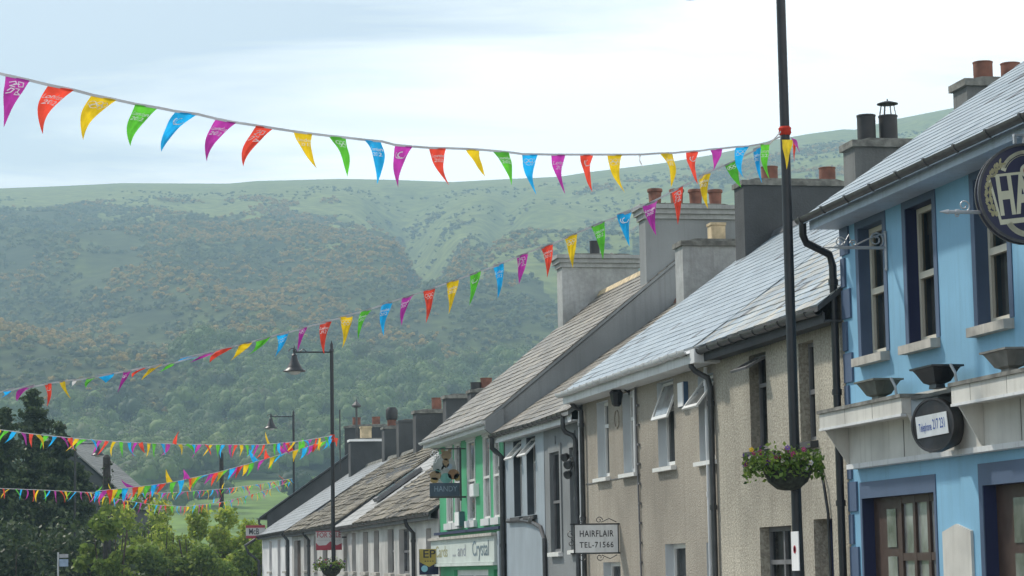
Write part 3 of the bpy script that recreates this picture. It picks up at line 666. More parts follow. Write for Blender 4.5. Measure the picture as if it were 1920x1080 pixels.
for wd_, yy_, zz_, sz_, ww_, mt_ in (('Cards', 63.6, 2.08, .42, 1.9, mat('olive_lettering', (.34, .34, .20))), ('... and', 60.9, 2.08, .42, 1.9, mat('grey_lettering', (.28, .31, .34))), ('Crystal', 57.9, 2.10, .52, 2.2, mat('dark_teal_lettering', (.14, .20, .23)))):
    b = MB(); put_text(b, wd_, (10.778, yy_, zz_), (0, -1, 0), (0, 0, 1), sz_, width=ww_); b.build('fascia_lettering', mt_, sb)
b = MB(); x = XF + .1
b.box((x, 58.1, -1.0), (x + .05, 63.0, .2), 0); b.box((x, 58.1, 1.45), (x + .05, 63.0, 1.60), 0)
for y in (58.1, 60.5, 62.88): b.box((x - .01, y, .2), (x + .06, y + .12, 1.45), 0)
sf = b.build('shop_window', M_whitec, grn); b = MB(); b.face([(x + .03, 63.0, .2), (x + .03, 58.1, .2), (x + .03, 58.1, 1.45), (x + .03, 63.0, 1.45)]); b.build('pane', M_glass, sf)
b = MB(); b.box((x, 56.4, -1.2), (x + .05, 57.4, 1.60)); b.build('door', M_green, grn)
chimney(grn, 14.61, 16.93, 56.25, .62, 7.2, 10.34, [M_gable, M_ltren], [(14.95, .42, .165, M_terra, 'roll'), (15.50, .42, .165, M_terra, 'roll'), (15.98, .42, .165, M_terra, 'roll'), (16.48, .42, .165, M_terra, 'roll')], style='cornice', label='big pale grey chimney with four red pots in a row')
chimney(grn, 14.40, 16.58, 64.7, .66, 7.0, 10.22, [M_ltren, M_ltren], [(15.42, .42, .14, M_blkpot, 'can')], style='cornice', label='pale cracked chimney with one short black pot')

# ------------------------------------------------------------------ low cottages
def cot_roof(root, y0, y1, mats, ze=3.25, zr=6.5, **k): return roof(root, y0, y1, 10.72, ze, 15.5, zr, mats, **k)
def cottage(y0, y1, label, roofmats, ops, roofk, wm=M_cotw, ze=3.2, zr=6.5, frames=M_dkfr):
    h = thing('cottage', (XF, (y0 + y1)/2, gz((y0 + y1)/2)), label, 'cottage', G_row)
    house_wall(h, y0, y1, (10.72, ze, 15.5, zr), ops, [wm, M_dkren], dep=.22)
    for k in ops:
        if k[2] < 0.5: 
            b = MB(); b.box((XF + .15, k[0] + .02, k[2]), (XF + .20, k[1] - .02, k[3] - .01)); b.build('door', M_brown, h)
        else: window(h, k, frames, M_glass, dep=.2, style='sash', sill=M_sill, fw=.06, sill_out=.12)
    cot_roof(h, y0 + .005, y1 - .005, roofmats, ze=ze, zr=zr, **roofk)
    b = MB(); b.box((10.75, y0, ze - .20), (10.78, y1, ze - .06)); b.box((10.78, y0, ze - .19), (10.999, y1, ze - .17)); b.build('fascia_board', M_dkfr, h)
    gutter(h, y0, y1, 10.69, ze - .04, M_gut, rad=.07, brackets=1.5)
    return h
c1 = cottage(65.32, 81.2, 'low whitewashed cottage with rough mossy slates beside the green shop', [M_slateo, M_dkren, M_mort],
    [(66.6, 67.5, -1.2, 2.78), (70.6, 72.6, 1.52, 2.85), (73.7, 75.0, 1.55, 2.9), (76.9, 78.1, 1.58, 2.92), (79.5, 80.7, 1.6, 2.92)], dict(course=.30, sw=.42, jit=.04, th=.024, wob=.06))
downpipe(c1, [(10.69, 69.4, 3.1), (10.75, 69.4, 2.9), (10.93, 69.4, 2.7), (10.93, 69.4, -2)], M_gutd, rad=.06)
c2 = cottage(81.2, 86.6, 'pale roofed cottage with a long dark skylight', [M_pslate, M_dkren, M_mort], [(82.5, 83.6, 1.62, 2.95), (84.8, 85.9, 1.62, 2.95)], dict(course=.32, sw=.5, jit=.006, th=.012))
b = MB(); Us = Vector((4.78, 0, 3.25)).normalized(); nn = Vector((-Us.z, 0, Us.x))
oc = Vector((10.72, 82.9, 3.25)) + Us * 2.25 + nn * .09
b.obox(oc, (0, .50, 0), Us * .95, nn * .07, 0); sk = b.build('skylight', M_dkfr, c2); b = MB(); b.obox(oc + nn*.076, (0, .40, 0), Us * .82, nn * .004); b.build('pane', M_glass, sk)
c3 = cottage(86.6, 103.2, 'long cottage under brown mossy slates next to the skylight cottage', [M_slateo, M_dkren, M_mort],
    [(88.0, 89.2, 1.7, 3.0), (90.6, 92.2, -1.8, 2.95), (94.0, 95.1, 1.7, 3.02), (97.5, 98.6, 1.7, 3.05), (99.8, 102.4, -1.8, 2.95)], dict(course=.30, sw=.42, jit=.045, th=.024, wob=.08), ze=3.32, zr=6.52)
downpipe(c3, [(10.69, 96.3, 3.2), (10.93, 96.3, 2.9), (10.93, 96.3, -2)], M_gutd, rad=.06)
c4 = cottage(103.2, 116.7, 'end cottage with smooth pale roof strips against the dark gable', [M_slateg, M_dkren, M_mort],
    [(105.0, 106.1, 1.7, 3.1), (108.0, 109.3, -2, 3.1), (112.0, 113.2, 1.7, 3.1)], dict(course=.3, sw=.4, jit=.01, th=.012), ze=3.42, zr=6.55, wm=M_whitec)
downpipe(c4, [(10.69, 104.3, 3.3), (10.93, 104.3, 3.0), (10.93, 104.3, -2)], M_gutd, rad=.07)
def cpot(x, m=M_terra, h=.42, r=.17, k='can'): return (x, h, r, m, k)
chimney(c1, 14.75, 16.6, 80.9, .7, 5.8, 7.72, [M_dkren, M_mort], [cpot(15.35, M_terra, .40, .2), cpot(14.98, M_blkpot, .25, .18)], cap=(.05, .1))
chimney(c2, 14.84, 16.6, 86.5, .75, 5.8, 7.94, [M_dkren, M_mort], [cpot(16.2, M_terra, .2, .2)], cap=(.06, .12))
chimney(c3, 14.99, 16.6, 94.5, .75, 5.8, 7.93, [M_dkren, M_mort], [cpot(15.9, M_terra, .5, .2)], cap=(.06, .12))
chimney(c3, 15.29, 16.9, 101.0, .75, 5.8, 7.95, [M_dkren, M_dkren], [], cap=(.02, .1))
chimney(c4, 15.25, 16.7, 105.0, .8, 5.8, 7.92, [M_dkren, M_mort], [cpot(15.65, M_terra, .85, .24, 'hood')], cap=(.05, .1))
chimney(c4, 14.67, 16.9, 112.0, .8, 5.8, 7.76, [M_dkren, M_whitec], [cpot(15.45, M_buffp, .6, .24, 'square')], cap=(.05, .1))  # white cap colour stands in for sunlight catching the stack top
# taller end house whose dark gable shows above the cottages
EX, EY = 11.5, 119.3
end = thing('end_house', (EX, EY, gz(122)), 'taller end house with dark grey gable beyond the cottages', 'building', G_row)
EW = [(EY + 2, EY + 3.1, 1.9, 3.3), (EY + 6, EY + 7.1, 1.9, 3.3)]
erl = (EX - .38, 4.36, EX + 5.1, 7.95)
house_wall(end, EY, EY + 10, erl, EW, [M_cotw, M_dkren], D=EX, gm=1)
for k in EW: window(end, k, M_upvc, M_glass, D=EX, dep=.16, sill=M_sill)
roof(end, EY - .1, EY + 10.1, *erl, [M_slate, M_dkren, M_mort], course=.3, sw=.4, th=.012)
gutter(end, EY - .15, EY + 10, EX - .42, 4.32, M_gutd, rad=.08, brackets=2)
downpipe(end, [(EX - .42, EY, 4.25), (EX - .42, EY, 4.05), (EX - .1, EY + .05, 3.75), (EX - .1, EY + .05, -2.5)], M_gutd, rad=.06)
chimney(end, EX + 4.0, EX + 6.4, EY + .5, .85, 6.5, 8.75, [M_dkren, M_mort], [cpot(EX + 4.5, M_terra, .42, .2), cpot(EX + 5.5, M_terra, .42, .2)], cap=(.04, .1), label='broad dark chimney with two red pots on the end gable')
end.rotation_euler.z = R(-24)
downpipe(c4, [(10.69, 116.9, 3.25), (10.2, 116.9, 2.95), (10.35, 116.85, 2.6), (10.85, 116.8, 2.2), (10.85, 116.8, -2.5)], M_gutd, rad=.07)
b = MB(); b.tube([(15.1, 112.6, 6.3), (15.1, 112.6, 9.35)], .05, 8); b.lathe([(.05, 0), (.22, .05), (.22, .12), (.05, .3), (0, .45)], (15.1, 112.6, 9.3), 10)
tag(b.build('flue_pipe', M_gut, c4), label='thin grey flue with small cowl')

# ================================================================== street lamps
def lamp_post(loc, label, h=8.8, base=0.0):
    t = thing('street_lamp', loc, label, 'street lamp', 'black street lamps along the pavement')
    z0 = loc[2]; x, y = loc[0], loc[1]
    b = MB(); b.lathe([(.14, 0), (.14, .06), (.11, .10), (.10, 1.1), (.112, 1.15), (.08, 1.25), (.064, 2.2), (.058, h - z0 - .35), (.072, h - z0 - .34), (.072, h - z0 - .28), (.05, h - z0 - .25), (.05, h - z0 - .12), (.02, h - z0 - .05), (0, h - z0 + .02)], (x, y, z0), 16)
    b.build('pole', M_post, t, smooth=True)
    za = h - .36
    b = MB(); b.tube([(x - .06, y, za), (x - 1.22, y, za)], .026, 8); b.lathe([(.04, -.03), (.04, .03)], (x - .25, y, za), 10, axis=(1, 0, 0)); 
    pts = [(x - 1.18 - .16 * math.cos(a) * (1 - a / 7) - .02, y, za + .02 + .13 * math.sin(a) * (1 - a / 7)) for a in [k * .5 for k in range(11)]]
    b.tube(pts, .013, 6); b.tube([(x - 1.0, y, za + .02), (x - .9, y, za + .10), (x - .8, y, za + .02)], .012, 6); b.build('arm', M_post, t, smooth=True)
    c = (x - 1.18, y, za - .62)
    b = MB(); b.lathe([(.33, .0), (.36, .012), (.345, .04), (.25, .10), (.235, .14), (.20, .20), (.135, .33), (.10, .44), (.085, .49), (.10, .51), (.06, .54), (.03, .62), (.045, .66), (.03, .72), (.012, .80), (0, .86)], c, 22)
    b.lathe([(.32, .004), (0.05, .06)], c, 22, cap=False)
    ln = b.build('lantern', M_post, t, smooth=True)
    b = MB(); b.lathe([(.0, -.10), (.10, -.085), (.17, -.05), (.20, .0)], c, 18); b.build('glass_bowl', mat('lamp_glass', (.55, .56, .55), rough=.08, noise_amt=.05), ln, smooth=True)
    return t
lamp1 = lamp_post((9.3, 28.55, gz(28.5) + .12), 'tall black lamp post in front of the pebbledash house, bunting tied round it', h=9.76)
lamp2 = lamp_post((9.3, 75.1, gz(75) + .12), 'black lamp post with bell lantern standing before the cottages', h=8.86)
lamp3 = lamp_post((13.5, 125.5, gz(126)), 'black lamp post with bell lantern rising behind the end gable', h=10.1)
P4 = onY(141, 812, 128)
lamp4 = lamp_post((P4.x, 128.0, gz(128)), 'half hidden lamp with bell lantern at the dark conifer', h=P4.z - .2); lamp4.rotation_euler.z = math.pi
b = MB()
A = onX(1490, 1018, 9.3 - .075)
b.box((A.x - .0, A.y - .14, 1.52), (A.x + .012, A.y + .14, 2.0)); nb = b.build('notice', M_whitec, origin=(A.x, A.y, 1.7)); tag(nb, 'white paper notice fixed to the nearest lamp post', 'notice')
b = MB(); b.lathe([(.035, 0), (.035, .003), (.05, .003), (.05, 0)], (A.x - .002, A.y, 1.78), 16, axis=(-1, 0, 0)); b.build('lettering', M_redink, nb)

# utility poles
M_wood = mat('weathered_pole_wood', (.032, .029, .026), rough=.9, noise_amt=.3, noise_scale=6, bump=.5)
def upole(u, vt, Y, r, label, ivy=False):
    P = onY(u, vt, Y); z0 = gz(Y)
    t = thing('utility_pole', (P.x, Y, z0), label, 'utility pole', 'wooden poles at the far end of the street')
    b = MB(); b.tube([(P.x + .05, Y, z0), (P.x, Y, P.z)], [r*1.15, r], 10); b.lathe([(r*1.05, 0), (r*.5, .12), (0, .14)], (P.x, Y, P.z), 10); b.build('pole', M_wood, t)
    if ivy:
        b = MB()
        for k in range(420):
            z = random.uniform(z0 + 1.0, P.z - .2); a = random.uniform(0, 6.28); rr = r + random.uniform(.02, .10 + .10 * (0.5 + .5*mnoise.noise(Vector((z*1.3, 0, 0)))))
            leafcard(b, Vector((P.x + rr*math.cos(a), Y + rr*math.sin(a), z)), .16, random.random())
        b.build('ivy', M_ivy, t)
# ------------------------------------------------------------------ foliage
def leafcard(b, p, s, r, m=0, flat=0.0):
    n = Vector((random.gauss(0, 1), random.gauss(0, 1), random.gauss(0, 1) + flat)).normalized(); a = n.orthogonal().normalized()
    a = Matrix.Rotation(random.uniform(0, 6.28), 3, n) @ a; c = n.cross(a)
    k = random.uniform(.6, 1.2) * s
    b.face([p - a*k*.5, p + c*k*.32, p + a*k*.5, p - c*k*.32], m, r)
def leafmat(name, cols, tr=.35, rough=.55): return mat(name, cols[0], rough=rough, noise_amt=.2, noise_scale=.6, rnd=cols, transl=tr, spec=.35)
M_ivy = leafmat('ivy_leaf', [(.02, .035, .012), (.04, .06, .02)])
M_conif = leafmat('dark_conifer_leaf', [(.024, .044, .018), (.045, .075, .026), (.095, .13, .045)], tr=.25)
M_bush = leafmat('bright_shrub_leaf', [(.24, .34, .04), (.34, .44, .06), (.46, .52, .10), (.14, .21, .035)], tr=.6)
M_bush2 = leafmat('mid_shrub_leaf', [(.09, .15, .03), (.16, .24, .045), (.26, .33, .07)], tr=.5)
M_bark = mat('bark', (.07, .055, .04), rough=.95, noise_amt=.3, noise_scale=5, bump=.6)
upole(200, 858, 110, .17, 'thick ivy grown wooden pole in front of the pale far roof', ivy=True)
upole(415, 852, 150, .13, 'slim bare wooden pole above the bright shrubs')
def conifer(u, vt, Y, wid, label, lean=0.0, n=5200, low=0.0):
    P = onY(u, vt, Y); z0 = gz(Y); H = P.z - z0
    t = thing('conifer_tree', (P.x, Y, z0), label, 'tree', 'dark conifers at the left')
    b = MB(); b.tube([(P.x, Y, z0), (P.x + lean*.4, Y, z0 + H*.5), (P.x, Y, z0 + H*.95)], [.28, .16, .03], 8); b.build('trunk', M_bark, t)
    b = MB(); ntier = int(H * 3.4)
    for i in range(ntier):
        f = (i + random.random()) / ntier; z = z0 + low + (H - low) * f
        rr = wid * (1 - f) ** .75 * random.uniform(.55, 1.15) + .12
        nb_ = 5 + int(5 * (1 - f))
        for k in range(nb_):
            a = random.uniform(0, 6.28); L_ = rr * random.uniform(.65, 1.12); up = random.uniform(-.12, .28)
            per = max(8, int(n * 1.8 / ntier / nb_))
            for q in range(per):
                s = random.random() ** .6; sp = .16 + .30 * s * L_ / wid
                p = Vector((P.x + lean*f + math.cos(a)*L_*s + random.gauss(0, sp*.6), Y + math.sin(a)*L_*s + random.gauss(0, sp*.6), z + up*L_*s*s + random.gauss(0, sp*.38)))
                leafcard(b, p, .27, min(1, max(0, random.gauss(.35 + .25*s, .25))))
    # inner mass so that the sky does not show through the heart of the tree
    for i in range(int(H*2)):
        f = i / (H*2); rr = wid * (1 - f) ** .9 * .42
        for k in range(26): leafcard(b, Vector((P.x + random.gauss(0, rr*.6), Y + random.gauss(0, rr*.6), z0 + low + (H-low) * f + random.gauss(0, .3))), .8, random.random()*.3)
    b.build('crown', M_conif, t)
def shrub(u, vt, Y, wid, label, m, n=13000, name='shrub', cat='shrub', dep=None, group='bright shrubs below the field'):
    P = onY(u, vt, Y); z0 = gz(Y); H = P.z - z0
    t = thing(name, (P.x, Y, z0), label, cat, group)
    b = MB()
    for k in range(6):
        a = random.uniform(0, 6.28); b.tube([(P.x, Y, z0), (P.x + .3*wid*math.cos(a), Y + .3*wid*math.sin(a), z0 + H*.45), (P.x + .5*wid*math.cos(a), Y + .5*wid*math.sin(a), z0 + H*.8)], [.09, .05, .02], 6)
    b.build('stem', M_bark, t)
    b = MB(); cl = []
    for k in range(38):
        a = random.uniform(0, 6.28); rr = wid * random.random() ** .5; f = random.uniform(.18, .92) * (1 - .42 * (rr / wid) ** 2)
        cl.append((Vector((P.x + rr*math.cos(a), Y + rr*math.sin(a)*.8, z0 + H*f)), random.uniform(.55, 1.0) * wid * .34))
    cl.append((Vector((P.x, Y, P.z - .35*wid*.4)), .3*wid))
    for q in range(n):
        c, r = random.choice(cl); d = Vector((random.gauss(0, 1), random.gauss(0, 1), random.gauss(0, 1))).normalized() * r * random.uniform(.55, 1.12)
        if random.random() < .08: d *= 1.3
        leafcard(b, c + d, .31, random.random())
    b.build('crown', m, t)
conifer(62, 735, 136, 4.0, 'tallest dark conifer, pointed top rising at the left', n=11000)
conifer(8, 768, 131, 3.2, 'dark conifer cut by the left edge of the view', n=8000)
conifer(-62, 750, 134, 3.8, 'dark conifer just beyond the left edge', n=6000)
conifer(112, 800, 133, 3.2, 'dark conifer with a broad ragged shoulder beside the tallest one', n=9000)
conifer(150, 872, 134, 3.4, 'small dark conifer beside the ivy grown pole', n=9000)
shrub(30, 985, 120, 3.8, 'dark low evergreen bush under the conifers', M_conif, n=9000, group='dark bushes under the conifers')
shrub(125, 985, 121, 3.8, 'dark evergreen bush behind the bus stop sign', M_conif, n=9000, group='dark bushes under the conifers')
shrub(232, 960, 140, 2.3, 'yellow green shrub beside the ivy grown pole', M_bush)
shrub(300, 948, 143, 2.7, 'bright shrub with tall leafy top under the bunting', M_bush, n=11000)
shrub(372, 962, 141, 2.3, 'bright rounded shrub at the foot of the slim pole', M_bush)
shrub(425, 962, 145, 2.2, 'loose yellow green shrub right of the slim pole', M_bush)
shrub(468, 985, 143, 2.1, 'leafy shrub beside the red and white sign', M_bush)
shrub(268, 925, 150, 2.2, 'tall yellow green shrub in front of the far house gable', M_bush2, n=9000)
shrub(275, 1030, 134, 2.6, 'darker green shrub in front of the bright shrubs', M_bush2)
shrub(380, 1030, 134, 2.5, 'mid green shrub low in front of the slim pole', M_bush2)
shrub(455, 1040, 136, 2.0, 'low mid green shrub beside the cottages', M_bush2)
shrub(208, 935, 106, 1.5, 'leafy shrub hiding the foot of the ivy grown pole', M_bush2, n=5000)
shrub(190, 1035, 128, 2.4, 'dark green shrub below the ivy grown pole', M_conif, group='dark bushes under the conifers')

# far house with pale roof behind the conifers
Y = 172; A = onY(120, 828, Y); Bq = onY(262, 950, Y); z0 = gz(Y)
fh = thing('far_house', ((A.x + Bq.x)/2, Y, z0), 'far house with pale slate roof half hidden by the conifers', 'house')
b = MB(); rx = A.x - .6; sl = (A.z - Bq.z) / (Bq.x - A.x); ex = Bq.x + .1; ez = A.z - sl * (ex - A.x); rz = A.z + .6*sl; lx = 2*rx - ex
b.face([(ex - .3, Y, z0), (ex - .3, Y, ez - .1), (rx, Y, rz - .25), (lx + .3, Y, ez - .1), (lx + .3, Y, z0)]); b.face([(ex - .3, Y, z0), (ex - .3, Y + 12, z0), (ex - .3, Y + 12, ez - .1), (ex - .3, Y, ez - .1)])
b.face([(lx + .3, Y, z0), (lx + .3, Y, ez - .1), (lx + .3, Y + 12, ez - .1), (lx + .3, Y + 12, z0)]); b.face([(ex - .3, Y + 12, z0), (lx + .3, Y + 12, z0), (lx + .3, Y + 12, ez - .1), (rx, Y + 12, rz - .25), (ex - .3, Y + 12, ez - .1)])
b.build('wall', M_dkren, fh)
b = MB(); n = 30
for sgn, e in ((1, ex), (-1, lx)):
    for i in range(n):
        f0, f1 = i/n, (i+1)/n; xa, za = rx + (e - rx)*f0, rz + (ez - rz)*f0; xb, zb = rx + (e - rx)*f1, rz + (ez - rz)*f1
        b.prism([(xa, Y - .25, za - .12), (xb, Y - .25, zb - .12), (xb, Y - .25, zb + .025), (xa, Y - .25, za)], (0, 12.5, 0), 0, random.random())
b.build('roof', mat('far_slate', (.2, .2, .195), rough=.7, rnd=[(.17, .17, .165), (.24, .24, .23)], noise_amt=.15, spec=.3), fh)
b = MB(); b.box((rx + 1.0, Y - .02, z0 + 2), (rx + 2.0, Y - .001, z0 + 3.4)); b.build('window', M_glass, fh); fh.rotation_euler.z = R(-13)

# ================================================================== bunting
def cloth(name, c): return mat('flag_' + name, c, rough=.6, noise_amt=.13, noise_scale=7, transl=.5, spec=.2)
FC = dict(m=cloth('magenta', (.52, .05, .40)), r=cloth('red', (.86, .085, .05)), y=cloth('yellow', (.84, .58, .02)), g=cloth('green', (.13, .58, .05)), b=cloth('blue', (.02, .46, .90)), w=cloth('white', (.7, .7, .7)))
M_print = mat('white_print', (.85, .85, .85), rough=.6, noise_amt=.02, transl=.2)
M_tape = mat('white_tape', (.62, .62, .64), rough=.7, noise_amt=.06, transl=.3)
def strokes_to(mb_pts, pts, w):
    """flat ribbon along a polyline in flag coordinates"""
    out = []
    for i in range(len(pts) - 1):
        a, c = Vector(pts[i]), Vector(pts[i+1]); t = (c - a).normalized(); n = Vector((-t.y, t.x)) * w/2; a = a - t*w*.3; c = c + t*w*.3
        out.append([a + n, a - n, c - n, c + n])
    return out
def arc(cx, cy, rx, ry, a0, a1, n=14): return [(cx + rx*math.cos(a0 + (a1-a0)*k/n), cy + ry*math.sin(a0 + (a1-a0)*k/n)) for k in range(n+1)]
def motif(kind):
    """polygons in flag units: x across (-.5 .. .5), y down from the tape (0 .. 1), in metres of a 0.19 x 0.43 flag"""
    P = []
    if kind == 'text':
        for s, cy, sz, wd in (('London', .085, .055, .135), ('2012', .137, .055, .095)):
            vs, fs = text_geo(s); w0 = max(p[0] for p in vs) - min(p[0] for p in vs)
            for f in fs: P.append([(vs[k][0] * wd / w0 + vs[k][1]*.012, cy - vs[k][1]*sz) for k in f])
    elif kind == 'rings':
        for (cx, cy) in ((-.045, .065), (0, .065), (.045, .065), (-.0225, .09), (.0225, .09)):
            P += strokes_to(None, arc(cx, cy, .021, .021, 0, 6.2832, 16), .005)
    elif kind == 'agitos':
        for (cx, cy, rr, a0, a1) in ((-.01, .085, .04, 1.2, 3.6), (.005, .09, .030, 2.2, 4.6), (.012, .085, .038, 0.2, 1.9)):
            P += strokes_to(None, arc(cx, cy, rr, rr, a0, a1, 8), .010)
    elif kind == 'logo':
        for pl in ([(-.05, .05), (-.015, .035), (-.005, .06), (-.04, .08), (-.012, .088)], [(.005, .035), (.05, .035), (.058, .07), (.02, .078), (.005, .035)], [(-.045, .125), (-.03, .10), (-.01, .108), (-.028, .14), (-.05, .15)], [(.0, .10), (.04, .095), (.03, .125), (.055, .145), (.01, .15), (.022, .122)], [(-.02, .06), (.02, .055)]):
            P += strokes_to(None, pl, .008)
    return P
_mo = {}
def flag(parent, tl, tr, tip, ck, kind=None, bow=0.0, side=0.0, twist=0.0):
    """cloth pennant: tl, tr on the tape, tip hanging or blown; bow pushes the cloth out of its plane, side bends its edges"""
    tl, tr, tip = Vector(tl), Vector(tr), Vector(tip); ex = tr - tl; mid = (tl + tr)/2; dn = tip - mid
    nn = ex.cross(dn); nn = nn.normalized() if nn.length > 1e-6 else Vector((0, -1, 0))
    if nn.dot(CAMP - mid) < 0: nn = -nn
    ph = random.uniform(0, 6.28)
    def S(u, v):           # u -.5..5 across, v 0..1 down
        c = mid + dn * v + ex * (u * (1 - v) * 1.0)
        k = 4*v*(1-v)
        return c + nn * (bow * .05 * k + .020 * bow * math.sin(u*5.0 + v*4.0 + ph) * (1 - v) + .012 * math.sin(u*11 + v*7 + ph*2) * (1 - v)*min(1, v*4)) + ex.normalized() * (side * .05 * k)
    b = MB(); nu, nv = (12, 26) if kind else (5, 10)
    vs = [S(i/nu - .5, j/nv) for j in range(nv + 1) for i in range(nu + 1)]
    b.mesh(vs, [(j*(nu+1)+i, (j+1)*(nu+1)+i, (j+1)*(nu+1)+i+1, j*(nu+1)+i+1) for j in range(nv) for i in range(nu)], 0)
    if kind:
        if kind not in _mo: _mo[kind] = motif(kind)
        for poly in _mo[kind]:
            pts = []
            for (x, y) in poly:
                v = min(y/.43, .97); u = x/.19/(1 - v); u = max(-.5, min(.5, u))
                pts.append(S(u, v) + nn*.006)
            b.face(pts, 1)
    o = b.build('flag', [FC[ck], M_print], parent, smooth=True)
    return o
G_b = 'bunting strings across the street'
def tape(parent, pts, hgt=.022, th=.003):
    b = MB()
    for i in range(len(pts) - 1):
        a, c = Vector(pts[i]), Vector(pts[i+1]); t = (c - a); n = Vector((t.y, -t.x, 0)).normalized() * th/2; h = Vector((0, 0, hgt/2))
        if i: a = a
        b.mesh([a - n - h, a + n - h, a + n + h, a - n + h, c - n - h, c + n - h, c + n + h, c - n + h], [(0,1,2,3), (7,6,5,4), (0,4,5,1), (1,5,6,2), (2,6,7,3), (3,7,4,0)])
    return b.build('tape', M_tape, parent)
T1 = Vector((9.22, 28.47, 7.0))
# --- nearest string, from the lamp post to a wall on the left of the camera
PA, PB = T1, Vector((-.25, 18.4, 7.0))
L1 = [((11.7,141.7),(55.6,151.4),(7,239),'m','logo'),((93,160.6),(137.5,169.4),(80.6,252),'r','text'),((173.6,179),(218,188),(156,262.5),'y','rings'),((252.8,195.8),(297,203),(244.5,274.4),'g','text'),
((330.6,209.7),(371,215),(302.8,284.7),'b','agitos'),((405.6,223.6),(442,230.5),(387.5,303),'m','text'),((479.3,236),(513.7,241.4),(456.3,312.4),'r','logo'),((549.7,246.9),(583.5,251.5),(594.4,316.5),'y','text'),
((617.4,255.5),(650.5,259),(651.3,331.4),'g','rings'),((681.9,262.8),(715.5,265.8),(706.8,346),'b','text'),((741.5,272.6),(771.8,275.3),(746.6,351.7),'m','agitos'),((806.2,278),(835.4,278.5),(842.2,347.6),'r','text'),
((873.4,279.9),(899.9,281.3),(910,331.4),'y',None),((924.8,283.4),(952.7,286),(958.7,347.6),'g','text'),((981,289.7),(1007.8,290),(1006,365.6),'b','rings'),((1036,290.6),(1061,290.6),(1060,364),'m','text'),
((1089,290.6),(1114,290.6),(1111,360),'r','agitos'),((1140,290.6),(1165,290.6),(1172,362),'y','rings'),((1199,290.3),(1204,290.3),(1208.8,315.6),'w',None),((1238,288),(1263,287.5),(1258,351.6),'y','text'),
((1288,285),(1311,283.8),(1308.8,346),'r','agitos'),((1332,280.6),(1354,279),(1337,320),'m',None),((1379.7,276),(1401.6,275),(1394.7,334),'b','rings'),((1424.4,271),(1443.8,270),(1443,336),'g','text')]
def pointV(uv, P, Q): return onV(uv[0], uv[1], P, Q)
def string(label, P, Q, data, ends, loc):
    t = thing('bunting', loc, label, 'bunting', G_b)
    pts = []
    for e in ends[:1]: pts.append(pointV(e, P, Q) if isinstance(e, tuple) else e)
    for (a, c, tp, ck, kd) in data:
        A_, C_, T_ = pointV(a, P, Q), pointV(c, P, Q), pointV(tp, P, Q)
        pts += [A_ + Vector((0, 0, .004)), C_ + Vector((0, 0, .004))]
        bow = random.uniform(.3, 1.1) * random.choice((-1, 1)); sd = random.uniform(-.35, .35)
        if a[0] < 520 and P is PA and Q is PB: sd = -.7
        elif a[0] > 540 and Q is PB: sd = random.uniform(-.4, .1)
        T_ = T_ + Vector((random.gauss(0, .03), random.gauss(0, .05), 0)) if False else T_
        flag(t, A_, C_, T_, ck, kd, bow=bow, side=sd)
    for e in ends[1:]: pts.append(pointV(e, P, Q) if isinstance(e, tuple) else e)
    tape(t, pts)
    return t
def knot(t, p):
    b = MB(); b.lathe([(.066, -.05), (.082, -.02), (.076, .015), (.084, .035), (.066, .06)], p, 14, 0); 
    o = b.build('knot', FC['r'], t, smooth=True)
s1 = string('nearest bunting string, big printed pennants crossing the sky from the tall lamp post', PA, PB, L1, [(-90, 118), T1], T1)
C1 = Vector((9.3, 28.55, T1.z)); knot(s1, C1 + Vector((0, 0, .02)))
q = pointV((1466, 262), PA, Vector((10.3, 28.47, 0)))
flag(s1, onX(1466, 262, 9.21), onX(1487, 262, 9.21), onX(1475, 318, 9.21), 'y'); flag(s1, onX(1483, 258, 9.2), onX(1493, 262, 9.2), onX(1500, 287, 9.2), 'm'); flag(s1, onX(1486, 262, 9.205), onX(1492, 262, 9.205), onX(1489, 305, 9.205), 'r')
